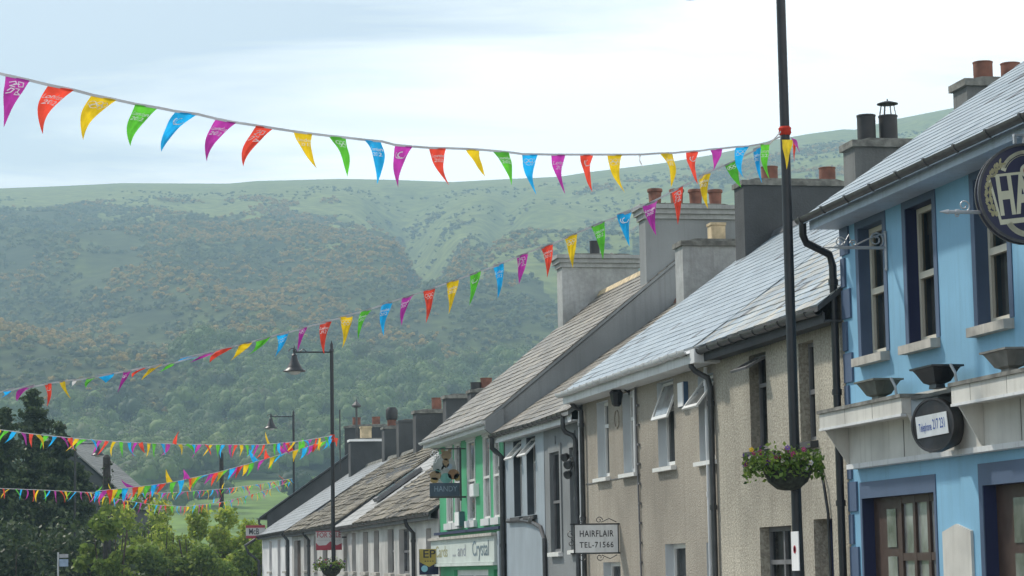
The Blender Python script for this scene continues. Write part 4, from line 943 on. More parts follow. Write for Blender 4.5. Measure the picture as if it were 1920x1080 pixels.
# --- second string, from the same post across to the far left
PC = Vector((.15, 36.0, 7.0))
T2 = T1 + Vector((0.0, .0, -.06))
L2 = [((1411.9,281),(1427,277),(1429,343.8),'b','text'),((1358.8,311),(1385,300),(1390,352),'g','rings'),((1310,331),(1333,325),(1328,392),'y','text'),((1258.8,359.4),(1281,350),(1271,422),'r','logo'),((1205.6,387.5),(1233,376.6),(1230.6,442),'m','text'),
((1157,403),(1184,397),(1180.6,462.5),'b','agitos'),((1108.8,425),(1134,415.6),(1130.6,487.5),'g','text'),((1058.8,447),(1082,438),(1074,503),'y','rings'),((1014.5,466.5),(1036,457),(1025.7,521),'r','text'),((967.6,482),(990,475.6),(973,533),'m','logo'),
((924,500),(945,494.6),(933,560),'b','text'),((881,516),(902.8,509),(880,573),'g','agitos'),((836.9,531.6),(860,523.8),(841,589),'y','text'),((794.4,547),(816,540),(798.6,606),'r','rings'),((754.8,560),(775.7,553),(753.5,611),'m','text'),
((714.5,572.5),(735.8,566.8),(719.7,630.6),'b','text'),((678,585),(696.8,580),(671.5,637),'g','text'),((638,595),(659.8,593),(641.6,652.7),'y','rings'),((600,605),(622.6,603),(608,664),'r','text'),((562,616),(577,613.6),(558,659),'m','rings'),
((520,630),(543,621.7),(515,670),'b','text'),((480,640),(508,631.7),(465,666),'g',None),((446.7,648),(471.7,641.7),(431.7,676.7),'y',None),((405,658),(440,650),(393,680),'r',None),((373,668),(403,660),(352,681.7),'m',None),((338,672),(371.7,667),(322,682),'b',None),
((308,687),(328,680),(293,700),'g',None),((280,691.7),(305,682.7),(265,713),'y',None),((256.7,695),(276.7,688),(248,708),'r',None),((231.7,698),(246,696),(220,736.7),'m','agitos'),((180,705),(215,700),(198,718),'b',None),((163,711),(180,708),(161,727),'g',None),
((136,714),(143,712),(131,727),'w',None),((111,716),(123,715),(133,748),'y',None),((82.7,720.7),(96.7,719),(88,763),'r','agitos'),((37,730),(65,721.7),(32,751.7),'m',None),((7,735),(26.7,728),(0,747),'b',None),((-20,742),(0,735),(-18,768),'g',None)]
s2 = string('second bunting string running from the tall lamp post down over the valley to the left', T1, PC, L2, [T2, (-80, 752)], T1)
# --- lower strings further down the street
def run(label, P, Q, path, n, ends, cols='bgyrm', w=.22, L_=.46, wind=-.5, seed=1):
    rng = random.Random(seed)
    t = thing('bunting', P, label, 'bunting', G_b)
    W3 = [pointV(p, P, Q) for p in path]
    # smooth arc length walk
    fine = []
    for i in range(len(W3) - 1):
        for k in range(20): fine.append(W3[i].lerp(W3[i+1], k/20))
    fine.append(W3[-1]); acc = [0]
    for i in range(1, len(fine)): acc.append(acc[-1] + (fine[i] - fine[i-1]).length)
    def at(s):
        s = max(0, min(acc[-1], s))
        for i in range(1, len(acc)):
            if acc[i] >= s:
                f = (s - acc[i-1]) / max(acc[i] - acc[i-1], 1e-6); return fine[i-1].lerp(fine[i], f)
        return fine[-1]
    step = acc[-1] / n; dirv = (W3[-1] - W3[0]).normalized()
    for k in range(n):
        s = (k + .5) * step + rng.uniform(-.05, .05); a, c = at(s - w/2), at(s + w/2)
        bl = wind * rng.uniform(.2, 1.5); ang = bl
        down = Vector((0, 0, -math.cos(ang))) + dirv * math.sin(ang) + Vector((dirv.y, -dirv.x, 0)) * rng.uniform(-.8, .8)
        if rng.random() < .12: down.z = abs(down.z) * .7
        down.normalize()
        tip = (a + c)/2 + down * L_ * rng.uniform(.8, 1.05)
        flag(t, a, c, tip, cols[k % len(cols)], None, bow=rng.uniform(-1.5, 1.5), side=rng.uniform(-.8, .8))
    tape(t, [at(acc[-1]*i/40) + Vector((0, 0, .004)) for i in range(41)], hgt=.022)
    return t
T3 = onX(623, 817, 9.25); Q3 = onY(0, 806, 58)
s3 = run('bunting string drooping from the cottage lamp post across the conifers, upper of the low strings', T3, Q3, [(623, 817), (560, 828), (490, 834), (430, 834), (330, 833), (230, 829), (150, 823), (70, 815), (0, 806), (-60, 798)], 56, None, wind=.5, seed=3)
T4 = onX(623, 823, 9.25); Q4 = onY(180, 920, 72)
s4 = run('bunting string slanting from the cottage lamp post past the slim pole towards the far roof', T4, Q4, [(623, 823), (575, 838), (500, 860), (415, 884), (320, 905), (250, 914), (180, 921)], 46, None, wind=.6, seed=5)
T5 = onY(548, 897, 125.4); Q5 = onY(0, 917, 76)
s5 = run('lowest left bunting string in front of the conifers, tied to the far lamp post', T5, Q5, [(548, 897), (480, 909), (415, 917), (320, 924), (240, 925), (160, 923), (80, 919), (0, 916), (-60, 913)], 84, None, wind=.5, seed=8)
T6 = onY(546, 903, 125.4); Q6 = onY(165, 924, 95)
s6 = run('sagging bunting string dipping over the bright shrubs below the far lamp post', T6, Q6, [(546, 903), (480, 925), (420, 941), (350, 950), (290, 947), (220, 936), (165, 924)], 56, None, wind=.3, seed=12)
for s_, p in ((s3, Vector((9.3, 75.1, T3.z))), (s4, Vector((9.3, 75.1, T4.z - .03)))): knot(s_, p)
flag(s3, onX(626, 820, 9.2), onX(634, 822, 9.2), onX(631, 838, 9.2), 'r')

# the strings run on, out of view, to posts on the far pavement
def run_on(t, uv0, uv1, P, Q, label, k0):
    a, c = pointV(uv1, P, Q), pointV(uv0, P, Q); d = c - a; f = (-7.2 - c.x) / d.x; E = c + d * f; E.z = max(6.2, min(E.z, 9.0))
    tape(t, [c + (E - c) * (i/12) for i in range(13)]); n = int((E - c).length / (.36 if k0 < 2 else .9)); h = (E - c); h.z = 0; h.normalize()
    for k in range(1, n):
        p = c.lerp(E, k / n); flag(t, p - h*.09, p + h*.09, p + Vector((random.gauss(0, .08), random.gauss(0, .08), -.41)), 'mrygb'[(k + k0) % 5], 'text' if k % 2 and k0 == 0 else None, bow=random.uniform(-1, 1))
    po = copy_tree(lamp2); po.location = (-7.3, E.y, gz(E.y) + .12); po.rotation_euler.z = math.pi; po['label'] = label
run_on(s1, (-90, 118), (0, 138), PA, PB, 'lamp post on the left pavement holding the nearest bunting string', 0)
run_on(s2, (-80, 752), (0, 736), T1, PC, 'lamp post on the left pavement holding the second bunting string', 1)
run_on(s3, (-60, 798), (0, 806), T3, Q3, 'lamp post on the left pavement holding the upper low bunting string', 2)
run_on(s5, (-60, 913), (0, 916), T5, Q5, 'lamp post on the left pavement holding the lowest bunting string', 3)

# ================================================================== flower baskets
M_bowl = mat('basket_liner', (.03, .035, .025), rough=.9, noise_amt=.4, noise_scale=14, bump=.8, bump_scale=30)
PET = [mat('petal_' + n_, c, rough=.5, noise_amt=.1, transl=.3) for n_, c in (('purple', (.09, .035, .20)), ('pink', (.34, .05, .17)), ('red', (.36, .02, .02)), ('white', (.7, .68, .70)), ('yellow', (.65, .45, .03)), ('violet', (.22, .12, .42)))]
M_bleaf = leafmat('basket_leaf', [(.06, .13, .02), (.13, .22, .035), (.20, .28, .06), (.03, .07, .02)], tr=.4)
def basket(c, s, label, n=900, seed=2, spread=1.0):
    rng = random.Random(seed); c = Vector(c)
    t = thing('flower_basket', c, label, 'flower basket', 'flower baskets fixed to lamp posts')
    b = MB(); b.lathe([(0.05*s, -.34*s), (.16*s, -.32*s), (.28*s, -.22*s), (.345*s, -.08*s), (.36*s, .0), (.34*s, .0), (.30*s, -.05*s)], c, 22); b.lathe([(.365*s, -.012), (.365*s, .012)], c, 22)
    b.build('bowl', M_bowl, t, smooth=True)
    b = MB(); b.tube([c + Vector((.05, 0, -.33*s)), c + Vector((.12, 0, -.36*s))], .02, 6); b.build('bracket', M_post, t)
    b = MB(); f = MB()
    for k in range(n):
        a = rng.uniform(0, 6.28); rr = (.18 + .36 * rng.random()**.6) * s * spread; zz = .03*s + abs(rng.gauss(.0, .10*s)) - max(0, rr - .36*s) * rng.uniform(0, 1.3)
        x, y = rr*math.cos(a), rr*math.sin(a) * .9
        random.seed(k + seed*1000); leafcard(b, c + Vector((x - (.06*s), y, zz)), .075*s**.5, rng.random())
    for k in range(int(min(n, 1400)*.035)):
        f = MB()
        a = rng.uniform(2.4, 5.6) if rng.random() < .8 else rng.uniform(0, 6.28); rr = (.2 + .33 * rng.random()) * s * spread; zz = .06*s + abs(rng.gauss(.03*s, .09*s)) - max(0, rr - .38*s) * rng.uniform(0, 1.4)
        p = c + Vector((rr*math.cos(a) - .06*s, rr*math.sin(a)*.9, zz)); m_ = rng.choice([0, 0, 5, 1, 1, 2, 3, 4, 0, 3])
        nn = Vector((rng.gauss(-.3, .4), -1, rng.gauss(.2, .4))).normalized(); ex = nn.orthogonal().normalized(); ey = nn.cross(ex); pr = .036 * s * rng.uniform(.8, 1.3)
        for j in range(5):
            an = j * 6.283/5; d = ex*math.cos(an) + ey*math.sin(an); d2 = ex*math.cos(an + .62) + ey*math.sin(an + .62); d3 = ex*math.cos(an - .62) + ey*math.sin(an - .62)
            f.face([p - nn*.01, p + d3*pr*.8, p + d*pr*1.15 + nn*.012, p + d2*pr*.8], m_)
        f.ball(p + nn*.012, pr*.22, 4, sub=1); f.build('flower', PET, t)
    random.seed(99)
    b.build('leaves', M_bleaf, t)
    return t
Bc = onX(1462, 878, 9.16)
basket((9.12, 28.30, Bc.z), .86, 'flower basket of purple and pink petunias on the nearest lamp post', n=2000, spread=1.08)
Bc = onX(618, 1062, 9.25); basket((9.2, 74.9, Bc.z), .95, 'leafy green flower basket on the lamp post before the cottages', n=700, seed=6)

# ================================================================== signs
def board(name, label, cat, c, ex, w_, h_, d_, m, origin=None):
    t = thing(name, c, label, cat); b = MB(); ez = Vector((0, 0, 1)); ex = Vector(ex).normalized(); nn = ex.cross(ez)
    b.obox(c, ex*(w_/2), nn*(d_/2), ez*(h_/2)); b.build('panel', m, t); return t, ex, ez, nn
M_sgrey = mat('sign_grey_white', (.78, .80, .80), rough=.5, noise_amt=.05, streak=.2)
def scroll(b, p, ex, ez, r, turns=1.2, rad=.012, start=0.0, sgn=1):
    pts = []
    for k in range(int(14*turns) + 1):
        a = start + sgn * k * 2*math.pi/14; rr = r * (1 - .75 * k / (14*turns)); pts.append(p + ex*(rr*math.cos(a)) + ez*(rr*math.sin(a)))
    b.tube(pts, rad, 6)
# hair salon sign
ex = Vector((1, 0, 0)); Ys = 44.6; c = (onY(1078, 984, Ys) + onY(1158, 1036, Ys)) / 2; w_ = (onY(1158, 1010, Ys) - onY(1078, 1010, Ys)).length; h_ = .52
t, ex, ez, nn = board('hanging_sign', 'framed white hair salon sign with scrollwork hanging from the buff house', 'sign', c, ex, w_, h_, .03, M_sgrey)
b = MB()
for s in (-1, 1):
    b.obox(c + ez*(s*(h_/2 + .015)), ex*(w_/2 + .09), nn*.018, ez*.014); b.obox(c + ex*(s*(w_/2 + .012)), ex*.012, nn*.018, ez*(h_/2 + .03))
    for q in (-.28, .06): scroll(b, c + ex*q + ez*(s*(h_/2 + .09)), ex, ez, .07, 1.2, .008, 0, s)
    b.tube([c + ex*.10 + ez*s*(h_/2 + .05), c + ex*.26 + ez*s*(h_/2 + .12), c + ex*.40 + ez*s*(h_/2 + .05)], .008, 6)
    scroll(b, c + ex*(-w_/2 - .08) + ez*(s*.08), ex, ez, .07, 1.1, .008, 1.5, s)
b.box((c.x + w_/2 + .02, Ys - .015, c.z + h_/2), (XF, Ys + .015, c.z + h_/2 + .03)); b.box((c.x + w_/2 + .02, Ys - .015, c.z - h_/2 - .03), (XF, Ys + .015, c.z - h_/2))
b.build('bracket', M_gutd, t)
b = MB(); put_text(b, 'HAIRFLAIR', c + nn*.016 + ez*.09 + Vector((0, 0, 0)), ex, ez, .17, width=.66, depth=.003, spacing=1.1); b.build('lettering', M_ink, t); b = MB(); put_text(b, 'TEL-71566', c + nn*.016 - ez*.12, ex, ez, .15, width=.66, depth=.003, spacing=1.15); b.build('lettering', M_ink, t)
# beer disc sign
Yd = 24.0; c = onY(1924, 364, Yd); rd = .53; nv = Vector((-.15, -1, 0)).normalized(); ex = Vector((1, -.15, 0)).normalized(); ez = Vector((0, 0, 1))
t = thing('pub_sign', c, 'round navy pub sign with cream shield lettering on a silver bracket', 'sign')
M_snavy = mat('sign_navy', (.012, .014, .055), rough=.3, noise_amt=.05); M_scream = mat('sign_cream', (.62, .60, .44), rough=.5, noise_amt=.05); M_sred = mat('sign_red', (.45, .10, .05), rough=.5)
M_sgold = mat('sign_gold', (.40, .36, .20), rough=.5, noise_amt=.15)
b = MB(); b.lathe([(rd, -.07), (rd, .07)], c, 48, 0, axis=nv); b.build('disc', M_snavy, t)
b = MB(); b.lathe([(rd - .005, .05), (rd + .014, .05), (rd + .014, .09), (rd - .012, .09), (rd - .012, .074)], c, 48, 0, axis=nv, cap=False); b.lathe([(rd - .005, -.09), (rd + .014, -.09), (rd + .014, -.05), (rd - .005, -.05)], c, 48, 0, axis=nv, cap=False); b.build('rim', M_gut, t, smooth=True)
o = c + nv * .0715
def flat(b, pts, m, k=0.0): b.face([o + nv*(k + .001) + ex*p[0] + ez*p[1] for p in pts], m)
b = MB(); tl = .10
def rot(p, a=tl): return (p[0]*math.cos(a) - p[1]*math.sin(a), p[0]*math.sin(a) + p[1]*math.cos(a))
def quad(x0, x1, y0, y1, sl=0): return [rot((x0 + sl*y0, y0)), rot((x1 - sl*y0 if False else x1 + sl*y0, y0)), rot((x1 + sl*y1, y1)), rot((x0 + sl*y1, y1))]
flat(b, [rot(p) for p in ((-.415, .24), (-.345, -.31), (.345, -.31), (.415, .24))], 0, 0); flat(b, [rot(p) for p in ((-.385, .212), (-.325, -.255), (.325, -.255), (.385, .212))], 1, .001)
ring = arc(0, .17, .27, .27, .35, 2.8, 20); 
for q in strokes_to(None, ring, .055): flat(b, q, 0, .0004)
for q in strokes_to(None, arc(0, .17, .255, .255, .45, 2.7, 20), .010): flat(b, q, 1, .0014)
ring = arc(0, -.20, .25, .25, 3.6, 5.85, 16)
for q in strokes_to(None, ring, .06): flat(b, q, 0, .0004)
flat(b, arc(0, .245, .075, .075, 0, 6.2, 20), 0, .0022); flat(b, arc(0.01, .245, .05, .05, 0, 6.2, 20), 2, .0032)
flat(b, arc(0.0, -.27, .05, .05, 0, 6.2, 16), 2, .0032)
for s in (-1, 1):
    for k in range(8):
        a = 2.35 + k * .19 if s < 0 else .79 - k * .19
        px, py = .43*math.cos(a), .43*math.sin(a)
        for j in (-1, 1):
            d = a + j*.5 + 1.57 * s; flat(b, [(px, py), (px + .055*math.cos(d - .25), py + .055*math.sin(d - .25)), (px + .085*math.cos(d), py + .085*math.sin(d)), (px + .055*math.cos(d + .25), py + .055*math.sin(d + .25))], 3, .0006)
            flat(b, arc(px + j*.02, py, .02, .032, 0, 6.2, 8), 3, .0006)
b.build('emblem', [M_scream, M_snavy, M_sred, M_sgold], t)
b = MB(); exr = ex*math.cos(tl) + ez*math.sin(tl); ezr = -ex*math.sin(tl) + ez*math.cos(tl)
put_text(b, 'HARP', o + ez*(-.02), exr, ezr, .58, width=.67, depth=.0045, spacing=1.05, bold=.035); b.build('lettering', M_scream, t)
b = MB(); za = c.z - .17; P0 = onY(1762, 397, Yd + .12)
b.tube([(P0.x, Yd + .12, P0.z), (P0.x + .10, Yd + .12, P0.z), (P0.x + .11, Yd + .12, P0.z), (XF, Yd + .12, P0.z)], [.004, .028, .02, .02], 8)
b.lathe([(.032, -.02), (.032, .02)], (P0.x + .2, Yd + .12, P0.z), 10, axis=(1, 0, 0))
scroll(b, Vector((P0.x + .28, Yd + .12, P0.z + .07)), Vector((1, 0, 0)), ez, .07, 1.3, .009, -1.5, 1); scroll(b, Vector((P0.x + .20, Yd + .12, P0.z - .03)), Vector((1, 0, 0)), ez, .03, 1, .008, 1.5, 1)
b.tube([c + ez*(rd + .01), c + ez*(rd + .11)], .02, 8); b.box((c.x - .12, Yd - .03, c.z + rd + .10), (XF, Yd + .03, c.z + rd + .125)); b.box((c.x - .12, Yd - .02, c.z + rd + .02), (c.x - .09, Yd + .02, c.z + rd + .10)); b.tube([c + Vector((rd, 0.1, 0)), Vector((XF, Yd + .1, c.z))], .02, 8)
b.build('bracket', M_iron, t)
# empty sign bracket on the pub
Ye = 29.62; A = onX(1674, 430, XF - .02); Bq = onX(1675, 500, XF - .02); arm = onY(1562, 464, Ye)
t = thing('sign_bracket', (XF, Ye, arm.z), 'empty silver scroll bracket fixed high on the blue pub wall', 'bracket')
b = MB(); b.tube([(XF - .02, Ye, A.z), (XF - .02, Ye, Bq.z)], .018, 8); b.ball((XF - .02, Ye, A.z), .026); b.ball((XF - .02, Ye, Bq.z), .026)
b.tube([(XF - .03, Ye, arm.z), (arm.x + .12, Ye, arm.z), (arm.x + .02, Ye, arm.z)], [.022, .02, .014], 8); b.tube([(arm.x + .02, Ye, arm.z), (arm.x - .16, Ye, arm.z)], [.012, .003], 6)
e = Vector((1, 0, 0)); scroll(b, Vector((XF - .15, Ye, arm.z + .11)), e, ez, .11, 1.6, .011, -1.5, 1); scroll(b, Vector((arm.x + .10, Ye, arm.z + .07)), e, ez, .075, 1.4, .010, 0, 1); scroll(b, Vector((arm.x + .28, Ye, arm.z + .055)), e, ez, .05, 1.3, .009, 3.1, -1)
b.tube([(arm.x + .14, Ye, arm.z + .03), (arm.x + .22, Ye, arm.z + .17), (arm.x + .26, Ye, arm.z + .05)], .009, 6); b.tube([(XF - .03, Ye, arm.z + .20), (XF - .25, Ye, arm.z + .12), (XF - .42, Ye, arm.z + .04)], .010, 6)
b.build('ironwork', M_iron, t, smooth=True)
# telephone drum
nv = Vector((-.868, -.497, 0)).normalized(); c = onX(1748, 797, 10.52); ex = Vector((.497, -.868, 0)).normalized()
t = thing('drum_sign', c, 'black drum shaped sign with white telephone panel in the gap of the pub fascia', 'sign')
b = MB(); b.lathe([(.25, -.36), (.325, -.10), (.325, .0), (.30, .0), (.295, -.012), (0, -.012)], c, 36, 0, axis=nv); b.build('drum', mat('weathered_black_panel', (.035, .036, .04), rough=.5, noise_amt=.35, noise_scale=3, streak=.4, streak_col=(.12, .09, .07)), t, smooth=True)
b = MB(); o2 = c + nv*.004; tl2 = .10; exr = ex*math.cos(tl2) + ez*math.sin(tl2); ezr = ez*math.cos(tl2) - ex*math.sin(tl2)
b.obox(o2, exr*.235, nv*.006, ezr*.13); b.build('panel', M_sgrey, t)
b = MB(); put_text(b, 'Telephone', o2 + nv*.007 - exr*.10 - ezr*.015, exr, ezr, .14, width=.19, depth=.002); b.build('lettering', M_blueink, t); b = MB(); put_text(b, '217 231', o2 + nv*.007 + exr*.11, exr, ezr, .17, width=.18, depth=.002); b.build('lettering', M_blueink, t)
b = MB(); b.box((10.60, 26.5, c.z + .36), (10.95, 27.9, c.z + .40)); b.build('bracket', M_gutd, t)
# blank pointed notice board
b = MB(); A = onX(1772, 988, XF); ya, yb = 27.06, 27.97
b.prism([(XF - .035, ya, .3), (XF - .035, yb, .3), (XF - .035, yb, 1.96), (XF - .035, (ya+yb)/2, 2.05), (XF - .035, ya, 1.96)], (.034, 0, 0))
t = tag(b.build('wall_board', M_fascia, origin=(XF, 27.5, 1.2)), 'blank white wall board with pointed top between the pub doors', 'board')
# sign with painted bears: generic brown toys over a dark name board
Yt = 61.0; A = onY(808, 842, Yt); Bq = onY(864, 930, Yt); c = (A + Bq)/2; w_ = Bq.x - A.x; h_ = A.z - Bq.z; ex = Vector((1, 0, 0))
t = thing('hanging_sign', c, 'cut out sign of brown toy animals above a slate blue board on the green shop', 'sign')
b = MB(); zb = c.z - h_*.5; b.box((c.x - w_*.56, Yt - .02, zb), (c.x + w_*.46, Yt + .02, zb + h_*.28)); b.build('name_board', mat('sign_slate_blue', (.045, .075, .11), rough=.5), t)
b = MB(); cols = []
def blob(px, pz, rx, rz, m): b.prism([(c.x + px*w_ + rx*w_*math.cos(a), Yt - .015, c.z + pz*h_ + rz*h_*math.sin(a)) for a in [k*.3927 for k in range(16)]], (0, .03, 0), m)
blob(-.05, .08, .40, .33, 4); [b.v.__setitem__(i_, (b.v[i_][0], b.v[i_][1] + .008, b.v[i_][2])) for i_ in range(len(b.v))]
blob(.02, .36, .17, .10, 0); blob(-.10, .46, .06, .04, 0); blob(.14, .46, .06, .04, 0); blob(.0, .20, .12, .10, 0)
blob(-.36, -.06, .20, .10, 0); blob(-.28, .03, .09, .05, 2); blob(-.40, -.16, .14, .06, 1); blob(.26, -.04, .20, .11, 3); blob(.38, -.10, .11, .08, 1); blob(.0, -.12, .20, .11, 2); blob(-.22, .14, .16, .10, 4); blob(-.06, .08, .1, .07, 4); blob(.13, .13, .09, .06, 5)
b.build('painted_figures', [mat('toy_tan', (.26, .19, .11)), mat('toy_mustard', (.30, .22, .08)), mat('toy_teal', (.12, .30, .27)), mat('toy_brown', (.25, .14, .07)), mat('toy_grey', (.33, .36, .35)), mat('toy_blue', (.28, .36, .44))], t)
b = MB()
for (px, pz) in ((-.36, .37), (-.30, .42), (-.26, .34), (-.40, .44), (-.46, .38), (-.34, .30), (-.38, .24)): b.lathe([(.035, -.012), (.05, -.012), (.05, .012), (.035, .012), (.035, -.012)], (c.x + px*w_, Yt, c.z + pz*h_), 12, axis=(0, 1, 0), cap=False)
b.build('rings', M_whitec, t)
b = MB(); b.box((c.x + w_*.47, Yt - .03, zb - .12), (c.x + w_*.53, Yt + .03, c.z + h_*.53)); b.box((c.x - w_*.44, Yt - .015, c.z + h_*.49), (XF, Yt + .015, c.z + h_*.515)); b.box((c.x - w_*.56, Yt - .024, zb - .05), (XF, Yt + .024, zb - .002)); b.build('bracket', M_gutd, t)
b = MB(); put_text(b, 'HANDY', (c.x - .02, Yt - .021, zb + h_*.15), ex, ez, .20, width=.60, depth=.002); b.build('lettering', mat('faded_lettering', (.20, .27, .33)), t)
# yellow sign
Yy = 64.6; A = onY(786, 1030, Yy); Bq = onY(822, 1077, Yy); c = (A + Bq)/2; w_ = Bq.x - A.x; h_ = A.z - Bq.z
t = thing('hanging_sign', c, 'yellow and dark navy projecting sign beside the green shop', 'sign')
b = MB(); b.box((A.x, Yy - .05, Bq.z), (Bq.x, Yy + .05, A.z), 0); b.prism([(A.x - .002, Yy - .056, A.z + .004), (A.x - .002, Yy - .056, A.z - h_*.50), (c.x, Yy - .056, A.z - h_*.70), (Bq.x + .002, Yy - .056, A.z - h_*.50), (Bq.x + .002, Yy - .056, A.z + .004)], (0, .004, 0), 1); b.lathe([(.09, 0), (.09, .004)], (A.x + .13, Yy - .052, Bq.z + .16), 20, 2, axis=(0, -1, 0))
b.build('panel', [M_snavy, mat('sign_yellow', (.40, .31, .06), rough=.5), mat('sign_cyan', (.25, .50, .60), rough=.5)], t)
b = MB(); put_text(b, 'EP', (c.x, Yy - .057, A.z - h_*.20), ex, ez, .30, width=.34, depth=.002); b.build('lettering', M_ink, t); b = MB(); put_text(b, '....', (c.x, Yy - .057, A.z - h_*.40), ex, ez, .2, width=.25, depth=.002); b.build('lettering', M_ink, t)
b = MB(); b.box((Bq.x, Yy - .02, A.z - .12), (XF + .05, Yy + .02, A.z - .08)); b.build('bracket', M_gutd, t)
# for sale board
Yf = 85.0; A = onY(592, 996, Yf); Bq = onY(641, 1031, Yf); c = (A + Bq)/2; w_ = Bq.x - A.x; h_ = A.z - Bq.z
t = thing('sale_board', c, 'white and crimson for sale board on the cottages', 'sign')
b = MB(); b.box((A.x, Yf - .02, Bq.z), (Bq.x, Yf + .02, A.z)); b.build('panel', M_sdull, t)
b = MB(); y = Yf - .023
b.prism([(A.x, y, Bq.z), (Bq.x, y, Bq.z), (Bq.x, y, Bq.z + h_*.36), (Bq.x - w_*.2, y, Bq.z + h_*.24), (c.x + .05, y, Bq.z + h_*.46), (c.x - .1, y, Bq.z + h_*.26), (A.x + .1, y, Bq.z + h_*.24), (A.x, y, Bq.z + h_*.40)], (0, .002, 0)); b.box((A.x, y, A.z - .03), (Bq.x, y + .002, A.z)); b.build('crimson_band', M_redul, t)
b = MB(); put_text(b, 'FOR SALE', (c.x, y, A.z - h_*.22), ex, ez, .26, width=w_*.92, depth=.003); b.build('lettering', M_redul, t)
b = MB(); put_text(b, '. . . . . . . . . . . .', (c.x, y, A.z - h_*.44), ex, ez, .14, width=w_*.86, depth=.003); b.build('small_print', M_ink, t)
b = MB(); b.box((Bq.x, Yf - .03, A.z - .25), (XF, Yf + .03, A.z - .2)); b.build('bracket', M_gutd, t)
# red and white sign on the end house
Ym = 116.0; A = onY(461, 985, Ym); Bq = onY(497, 1009, Ym); c = (A + Bq)/2; w_ = Bq.x - A.x; h_ = A.z - Bq.z
t = thing('hanging_sign', c, 'small white sign with red top and bottom bands on the end house', 'sign')
b = MB(); b.box((A.x, Ym - .04, Bq.z), (Bq.x, Ym + .04, A.z), 0); b.box((A.x - .004, Ym - .046, A.z - h_*.2), (Bq.x, Ym - .0405, A.z + .002), 1); b.box((A.x - .004, Ym - .046, Bq.z - .002), (Bq.x, Ym - .0405, Bq.z + h_*.2), 1); b.build('panel', [M_sdull, M_redul], t)
b = MB(); put_text(b, 'McB', (c.x - .08, Ym - .041, c.z), ex, ez, .40, width=w_*.52, depth=.003); b.build('lettering', M_ink, t)
b = MB(); b.box((Bq.x, Ym - .03, c.z), (XF + .3, Ym + .9, c.z + .06)); b.build('bracket', M_gutd, t)
# bus stop
Yb = 96.0; A = onY(109, 1038, Yb); Bq = onY(128, 1062, Yb); z0 = gz(Yb)
t = thing('bus_stop_sign', (A.x, Yb, z0), 'grey bus stop flag on a thin pole before the dark conifers', 'sign')
b = MB(); b.tube([(A.x, Yb, z0), (A.x, Yb, A.z + .05)], .035, 8); b.build('pole', M_iron, t)
b = MB(); b.box((A.x + .045, Yb - .02, Bq.z + .34), (Bq.x, Yb + .02, A.z - .02), 0); b.box((A.x + .045, Yb - .02, Bq.z), (Bq.x, Yb + .02, Bq.z + .28), 1); b.build('panel', [mat('bus_grey', (.30, .31, .33), rough=.5), mat('bus_blue', (.25, .34, .46), rough=.5)], t)

# ================================================================== small fittings
M_plant = mat('planter_iron', (.13, .14, .12), rough=.6, noise_amt=.2)
def planter(u, v, label, m, Xp=10.66, wd=.40):
    P = onX(u, v, Xp); z = 3.662; k = wd/.4
    t = thing('planter', (Xp, P.y, z), label, 'planter', 'planters standing on the pub fascia')
    b = MB()
    def ringp(hx, hy, zz): return [(Xp + sx*hx, P.y + sy*hy, z + zz) for (sx, sy) in ((-1,-1),(-.3,-1.08),(.3,-1.08),(1,-1),(1,1),(.3,1.08),(-.3,1.08),(-1,1))]
    rings_ = [ringp(.06*k, .12*k, .0), ringp(.055*k, .11*k, .05), ringp(.10*k, .19*k, .075), ringp(.155*k, .30*k, .20), ringp(.175*k, .335*k, .235), ringp(.205*k, .37*k, .24), ringp(.205*k, .37*k, .262), ringp(.17*k, .32*k, .262), ringp(.16*k, .30*k, .22)]
    vs = [p for r_ in rings_ for p in r_]; n = 8
    fs = [(i*n + j, i*n + (j+1)%n, (i+1)*n + (j+1)%n, (i+1)*n + j) for i in range(len(rings_)-1) for j in range(n)] + [tuple(reversed(range(n))), tuple((len(rings_)-1)*n + j for j in range(n))]
    b.mesh(vs, fs); b.build('bowl', m, t)
    b = MB(); b.tube([(Xp + .02, P.y - .40*k, z + .26), (Xp + .06, P.y - .44*k, z + .15), (Xp + .08, P.y - .43*k, z)], .02, 6); b.build('stay', M_iron, t)
planter(1648, 738, 'grey green metal planter at the left end of the pub fascia', M_plant)
planter(1757, 722, 'black metal planter over the gap in the pub fascia', M_black)
planter(1893, 680, 'dull grey metal planter on the right cornice of the pub fascia', mat('planter_grey', (.19, .185, .17), rough=.6, noise_amt=.2))
def wallbox(u0, u1, v0, v1, d_, name, label, cat, mats, faces):
    op = fop(u0, u1, v0, v1); t = thing(name, (XF, (op[0]+op[1])/2, op[2]), label, cat); b = MB()
    b.box((XF - d_, op[0], op[2]), (XF - .001, op[1], op[3])); b.build('body', mats[0], t)
    if len(mats) > 1:
        b = MB(); b.box((XF - d_ - .02, op[0]+.01, op[2]+.01), (XF - d_ - .001, op[1]-.01, op[3]-.01)); b.build('cover', mats[1], t)
M_abox = mat('alarm_box_blue', (.05, .11, .20), rough=.4)
wallbox(1280, 1290, 718, 765, .08, 'alarm_box', 'slim blue alarm box between the open windows of the buff house', 'alarm box', [M_abox, M_whitec], 0)
wallbox(890, 898, 908, 932, .12, 'alarm_box', 'white alarm box high on the green shop', 'alarm box', [M_whitec, M_sgrey], 0)
wallbox(863, 871, 960, 987, .14, 'alarm_box', 'blue green alarm box low beside the toy sign', 'alarm box', [mat('alarm_box_teal', (.06, .14, .17), rough=.4), M_whitec], 0)
